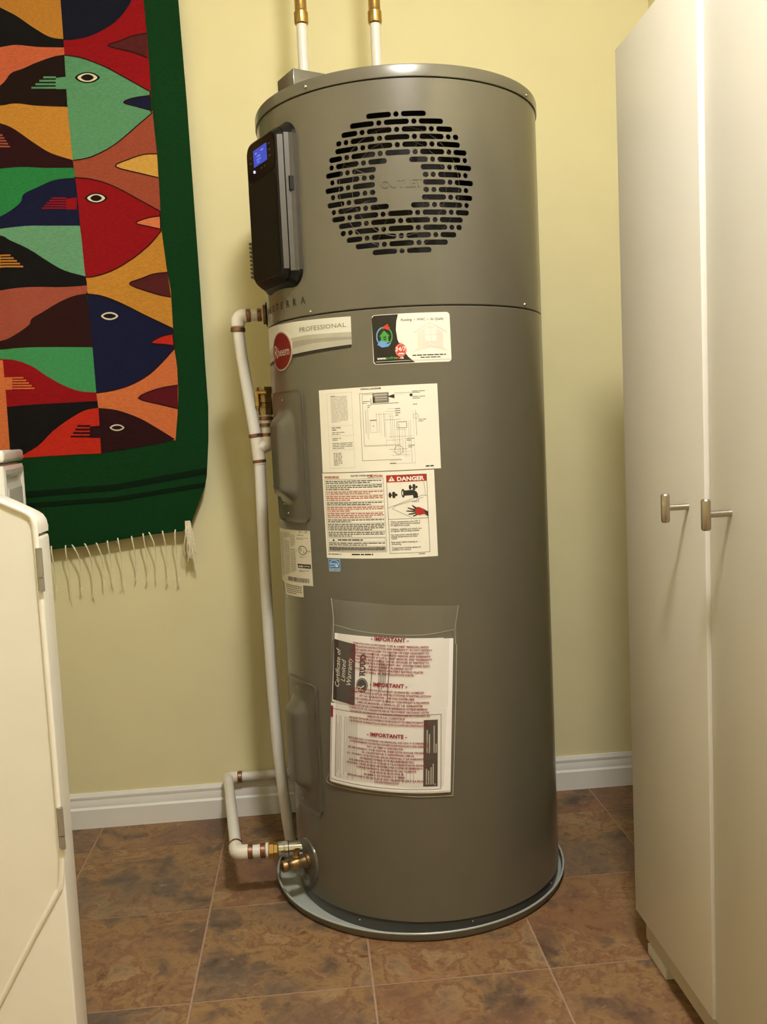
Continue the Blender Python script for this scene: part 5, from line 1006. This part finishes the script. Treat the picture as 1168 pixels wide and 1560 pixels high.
 ('woven_fin','red2',4,[(-0.7934,1.5313),(-0.7488,1.5302),(-0.7491,1.5269),(-0.7936,1.5281)]),
 ('woven_fin','red2',4,[(-0.7994,1.5258),(-0.7492,1.5245),(-0.7495,1.5212),(-0.7997,1.5226)]),
 ('woven_fin','red2',4,[(-0.8055,1.5203),(-0.7497,1.5188),(-0.7499,1.5156),(-0.8058,1.5171)]),
 ('woven_fin','maroonk',4,[(-0.7314,1.0029),(-0.7033,1.0047),(-0.7055,0.9748),(-0.7334,0.9761)]),
 ('woven_fin','maroonk',4,[(-0.7605,1.0081),(-0.7311,1.0067),(-0.7314,1.0022),(-0.7608,1.0036)]),
 ('woven_fin','maroonk',4,[(-0.7662,0.9999),(-0.7317,0.9983),(-0.7321,0.9938),(-0.7666,0.9954)]),
 ('woven_fin','maroonk',4,[(-0.772,0.9918),(-0.7324,0.9899),(-0.7327,0.9854),(-0.7723,0.9873)]),
 ('woven_fin','maroonk',4,[(-0.7778,0.9836),(-0.733,0.9815),(-0.7333,0.977),(-0.7781,0.9791)]),
 ('woven_fin','terra2',4,[(-0.9268,1.6878),(-0.8897,1.6871),(-0.8921,1.6574),(-0.9293,1.6582)]),
 ('woven_fin','terra2',4,[(-0.8897,1.6874),(-0.8808,1.6872),(-0.8811,1.6836),(-0.89,1.6838)]),
 ('woven_fin','terra2',4,[(-0.8902,1.6811),(-0.8772,1.6808),(-0.8775,1.6772),(-0.8905,1.6775)]),
 ('woven_fin','terra2',4,[(-0.8907,1.6748),(-0.8736,1.6744),(-0.8739,1.6708),(-0.891,1.6712)]),
 ('woven_fin','terra2',4,[(-0.8912,1.6684),(-0.87,1.668),(-0.8703,1.6644),(-0.8915,1.6649)]),
 ('woven_fin','terra2',4,[(-0.8917,1.6621),(-0.8664,1.6616),(-0.8667,1.658),(-0.892,1.6585)]),
 ('woven_fin','ochre',4,[(-0.9494,1.4153),(-0.9089,1.4141),(-0.9114,1.3837),(-0.9519,1.385)]),
 ('woven_fin','ochre',4,[(-0.9089,1.4144),(-0.8849,1.4136),(-0.8852,1.41),(-0.9092,1.4107)]),
 ('woven_fin','ochre',4,[(-0.9094,1.4079),(-0.8782,1.407),(-0.8785,1.4033),(-0.9097,1.4043)]),
 ('woven_fin','ochre',4,[(-0.91,1.4015),(-0.8716,1.4003),(-0.8719,1.3966),(-0.9103,1.3979)]),
 ('woven_fin','ochre',4,[(-0.9105,1.395),(-0.865,1.3936),(-0.8653,1.39),(-0.9108,1.3914)]),
 ('woven_fin','ochre',4,[(-0.911,1.3886),(-0.8583,1.3869),(-0.8586,1.3833),(-0.9113,1.385)]),
 ('woven_fin','orange',4,[(-0.9427,1.1297),(-0.9048,1.1281),(-0.9072,1.0986),(-0.9451,1.1003)]),
 ('woven_fin','orange',4,[(-0.9048,1.1283),(-0.8774,1.1272),(-0.8777,1.1236),(-0.9051,1.1248)]),
 ('woven_fin','orange',4,[(-0.9053,1.1221),(-0.8714,1.1207),(-0.8717,1.1171),(-0.9056,1.1186)]),
 ('woven_fin','orange',4,[(-0.9058,1.1159),(-0.8654,1.1142),(-0.8657,1.1107),(-0.9061,1.1124)]),
 ('woven_fin','orange',4,[(-0.9063,1.1097),(-0.8594,1.1077),(-0.8597,1.1042),(-0.9066,1.1062)]),
 ('woven_fin','orange',4,[(-0.9068,1.1035),(-0.8535,1.1012),(-0.8537,1.0977),(-0.9071,1.1)]),
 ('woven_eye','black',4,[(-0.6507,1.8128),(-0.6523,1.8101),(-0.6566,1.8069),(-0.6632,1.8035),(-0.6714,1.8013),(-0.6803,1.8007),(-0.689,1.8015),(-0.6968,1.8041),(-0.7029,1.8076),(-0.7067,1.811),(-0.7079,1.8137),(-0.7063,1.8164),(-0.702,1.8196),(-0.6954,1.823),(-0.6873,1.8252),(-0.6784,1.8258),(-0.6696,1.825),(-0.6618,1.8225),(-0.6558,1.8189),(-0.6519,1.8156)]),
 ('woven_eye','cream',5,[(-0.6565,1.8129),(-0.6577,1.8108),(-0.6612,1.8083),(-0.6664,1.8057),(-0.6729,1.8039),(-0.68,1.8034),(-0.6871,1.8041),(-0.6933,1.8061),(-0.6981,1.8088),(-0.7012,1.8115),(-0.7022,1.8136),(-0.7009,1.8157),(-0.6974,1.8182),(-0.6922,1.8208),(-0.6857,1.8226),(-0.6786,1.8231),(-0.6716,1.8224),(-0.6653,1.8204),(-0.6605,1.8177),(-0.6574,1.8151)]),
 ('woven_eye','blackb',6,[(-0.6645,1.813),(-0.6653,1.8115),(-0.6676,1.8096),(-0.671,1.8076),(-0.6752,1.8063),(-0.6799,1.806),(-0.6844,1.8065),(-0.6885,1.8079),(-0.6916,1.81),(-0.6936,1.8119),(-0.6942,1.8135),(-0.6933,1.8151),(-0.6911,1.8169),(-0.6876,1.8189),(-0.6834,1.8202),(-0.6788,1.8206),(-0.6742,1.8201),(-0.6702,1.8186),(-0.667,1.8166),(-0.6651,1.8146)]),
 ('woven_eye','black',4,[(-0.6532,1.5374),(-0.6547,1.5348),(-0.6586,1.5317),(-0.6646,1.5286),(-0.6719,1.5265),(-0.68,1.526),(-0.6879,1.5269),(-0.6949,1.5294),(-0.7004,1.5328),(-0.7038,1.5361),(-0.7049,1.5388),(-0.7035,1.5413),(-0.6996,1.5444),(-0.6936,1.5476),(-0.6862,1.5497),(-0.6782,1.5502),(-0.6703,1.5493),(-0.6632,1.5468),(-0.6578,1.5434),(-0.6543,1.5401)]),
 ('woven_eye','cream',5,[(-0.6584,1.5376),(-0.6596,1.5355),(-0.6627,1.5331),(-0.6675,1.5307),(-0.6734,1.529),(-0.6798,1.5286),(-0.6861,1.5294),(-0.6918,1.5313),(-0.6961,1.534),(-0.6989,1.5366),(-0.6998,1.5386),(-0.6986,1.5406),(-0.6955,1.543),(-0.6907,1.5455),(-0.6848,1.5471),(-0.6784,1.5475),(-0.6721,1.5468),(-0.6664,1.5449),(-0.662,1.5422),(-0.6593,1.5396)]),
 ('woven_eye','blackb',6,[(-0.6657,1.5377),(-0.6664,1.5362),(-0.6685,1.5344),(-0.6716,1.5326),(-0.6754,1.5314),(-0.6796,1.5311),(-0.6837,1.5316),(-0.6874,1.533),(-0.6902,1.535),(-0.692,1.5369),(-0.6925,1.5384),(-0.6918,1.5399),(-0.6897,1.5417),(-0.6866,1.5436),(-0.6828,1.5448),(-0.6786,1.5451),(-0.6745,1.5446),(-0.6708,1.5432),(-0.668,1.5412),(-0.6662,1.5393)]),
 ('woven_eye','cream',5,[(-0.6476,1.2625),(-0.6487,1.2605),(-0.6517,1.2582),(-0.6563,1.2558),(-0.662,1.2543),(-0.6683,1.2539),(-0.6744,1.2547),(-0.6799,1.2567),(-0.6841,1.2594),(-0.6867,1.2619),(-0.6876,1.2639),(-0.6865,1.2659),(-0.6834,1.2682),(-0.6788,1.2706),(-0.6731,1.2722),(-0.6669,1.2725),(-0.6608,1.2717),(-0.6553,1.2698),(-0.6511,1.2671),(-0.6484,1.2645)]),
 ('woven_eye','navyk',6,[(-0.6524,1.2627),(-0.6532,1.2614),(-0.6555,1.26),(-0.659,1.2586),(-0.6633,1.2576),(-0.668,1.2575),(-0.6727,1.258),(-0.6768,1.2592),(-0.6801,1.2609),(-0.6821,1.2625),(-0.6828,1.2638),(-0.682,1.265),(-0.6797,1.2664),(-0.6762,1.2679),(-0.6719,1.2688),(-0.6672,1.269),(-0.6625,1.2685),(-0.6584,1.2672),(-0.6551,1.2655),(-0.653,1.2639)]),
 ('woven_eye','cream',5,[(-0.6509,0.9968),(-0.6518,0.9951),(-0.6544,0.9931),(-0.6584,0.9912),(-0.6632,0.9899),(-0.6686,0.9897),(-0.6738,0.9904),(-0.6785,0.9921),(-0.6821,0.9944),(-0.6844,0.9966),(-0.6851,0.9984),(-0.6841,1.0),(-0.6815,1.002),(-0.6776,1.004),(-0.6727,1.0052),(-0.6674,1.0055),(-0.6622,1.0047),(-0.6575,1.003),(-0.6539,1.0007),(-0.6516,0.9985)]),
 ('woven_eye','maroonk',6,[(-0.655,0.997),(-0.6557,0.9959),(-0.6576,0.9947),(-0.6606,0.9935),(-0.6643,0.9928),(-0.6683,0.9927),(-0.6723,0.9931),(-0.6759,0.9942),(-0.6787,0.9957),(-0.6804,0.9971),(-0.681,0.9982),(-0.6803,0.9992),(-0.6783,1.0004),(-0.6754,1.0016),(-0.6717,1.0024),(-0.6676,1.0025),(-0.6636,1.002),(-0.6601,1.0009),(-0.6573,0.9994),(-0.6556,0.998)]),
 ('woven_stripe','dgreen',2,[(-1.0499,0.848),(-0.8882,0.8553),(-0.6776,0.8619),(-0.461,0.8909),(-0.4611,0.8765),(-0.6787,0.8475),(-0.8893,0.8411),(-1.051,0.8354)]),
 ('woven_stripe','dgreen',2,[(-1.0523,0.8197),(-0.8904,0.8268),(-0.6798,0.8316),(-0.4656,0.8557),(-0.4687,0.8446),(-0.6806,0.8204),(-0.8913,0.8157),(-1.0533,0.8086)]),
]
# ================================================================== WOVEN RUG ON THE WALL
RC = {'red': (142, 20, 26), 'red2': (142, 20, 26), 'redor': (190, 44, 30), 'navyk': (24, 26, 42), 'navy': (26, 28, 58), 'terra': (156, 76, 56), 'terra2': (160, 80, 64), 'sage': (92, 148, 110), 'sage2': (104, 156, 122), 'ochre': (186, 126, 52), 'ochre2': (194, 134, 54), 'ochre3': (206, 158, 76), 'orange': (206, 112, 66), 'salmon': (214, 120, 78), 'salmon2': (196, 98, 66), 'maroon': (92, 24, 32), 'maroon2': (84, 34, 34), 'maroonk': (46, 20, 24), 'brownk': (46, 22, 22), 'black': (24, 22, 24), 'blackb': (34, 22, 20), 'green': (44, 126, 70), 'green2': (66, 144, 92), 'cream': (224, 214, 188), 'dgreen': (14, 34, 18), 'bgreen': (17, 58, 27)}
def wool(k): return mat('wool_'+k, RC[k], .95, var=.14, scale=120, bump=.6, bscale=420, spec=.12, stretch=(1, 1, 4))
def fold(x, z):
    """distance of the cloth from its plane: a soft vertical crease near the left, curling hem at the bottom right"""
    xc = -.930+(2.0-z)*.052
    y = 0.0
    d = x-xc
    y += -.006/(1+math.exp(-(d+.012)/.006))-.003*math.exp(-((d-.012)/.035)**2)
    y += .0025*math.sin(7*z+3*x)*.6
    k = max(0, (x+.56)/.1)*max(0, (1.0-z)/.25); y += -.010*min(1, k)
    y += -.010*max(0, min(1, (1.15-z)/.4))*1.0
    y += .012*max(0, min(1, (z-1.7)/.35))
    return y
RY = .342
def cloth(pts, lay, t=.0, cut=.015):
    b_ = fill(pts, cut=cut, cutv=cut*2)
    if t: thicken(b_, t)
    for v in b_.verts:
        x, z, h = v.co.x, v.co.y, v.co.z
        v.co = Vector((x, RY+fold(x, z)-.00022*lay-(.0010 if lay else 0)-h, z))
    for f in b_.faces: f.normal_update()
    return b_
rug = finish('wall_rug', cloth(RUG_OUT, 0, .006), wool('bgreen'), None, smooth=50)
tag(rug, 'green-bordered woven wool rug with interlocking coloured fish, hung on the yellow wall', 'rug')
for kind, colr, lay, pts in RUG_ART:
    finish(kind, cloth(pts, lay), wool(colr), rug, smooth=50)
# thin dark outlines around the fish of the right column
def outline(pts):
    b_ = bmesh.new(); q = [Vector((x, RY+fold(x, z)-.00022*3-.0013, z)) for x, z in pts]
    for a, c in zip(q, q[1:]):
        d = (c-a)
        if d.length < 1e-6 or d.length > .06: continue
        n_ = Vector((-d.z, 0, d.x)).normalized()*.0013
        b_.faces.new([b_.verts.new(v) for v in (a-n_, c-n_, c+n_, a+n_)])
    finish('woven_outline', b_, wool('maroonk'), rug, smooth='keep')
for kind, colr, lay, pts in RUG_ART:
    if kind in ('woven_fish', 'woven_notch') and colr not in ('maroonk', 'navyk'):
        m_ = len(pts); outline(pts[:int(m_*.82)] if kind == 'woven_fish' else pts)
cord = mat('fringe_cord', (238, 228, 200), .9, var=.1, scale=200, bump=.4, bscale=500, spec=.1)
rn = random.Random(3)
for i, (x, z) in enumerate(TASSELS):
    y0 = RY+fold(x, z)+.002; b_ = bmesh.new(); L_ = rn.uniform(.085, .115)
    if i < len(TASSELS)-1:
        s_ = rn.uniform(-.014, .014)
        path = [Vector((x-s_*.8, y0, z+.006)), Vector((x-s_*.2, y0-.006, z-.004)), Vector((x+s_*.4, y0-.003, z-.025)), Vector((x+s_*.4, y0+.008, z-.055)), Vector((x+s_*.2, y0+.014, z-L_))]
        path = spline(path, 5); n_ = len(path)
        tube(b_, path, .0018, 7, rads=[.0019-.0008*k/n_ for k in range(n_)])
        for k in range(5):
            e = path[-1]; tube(b_, [e, e+Vector((rn.uniform(-.006, .006), rn.uniform(-.003, .0), -rn.uniform(.008, .02)))], .0006, 5)
    else:
        for k in range(16):
            a = Vector((x+rn.uniform(-.006, .006), y0-.004, z+.008)); s_ = rn.uniform(-.010, .016)
            path = spline([a, a+Vector((s_*.3+.003*math.sin(k), -.004, -.03)), a+Vector((s_*.7-.004*math.sin(k*2), -.001, -.065)), a+Vector((s_, .004, -rn.uniform(.08, .112)))], 5)
            tube(b_, path, .0014, 6)
    finish('tassel', b_, cord, rug, 60)
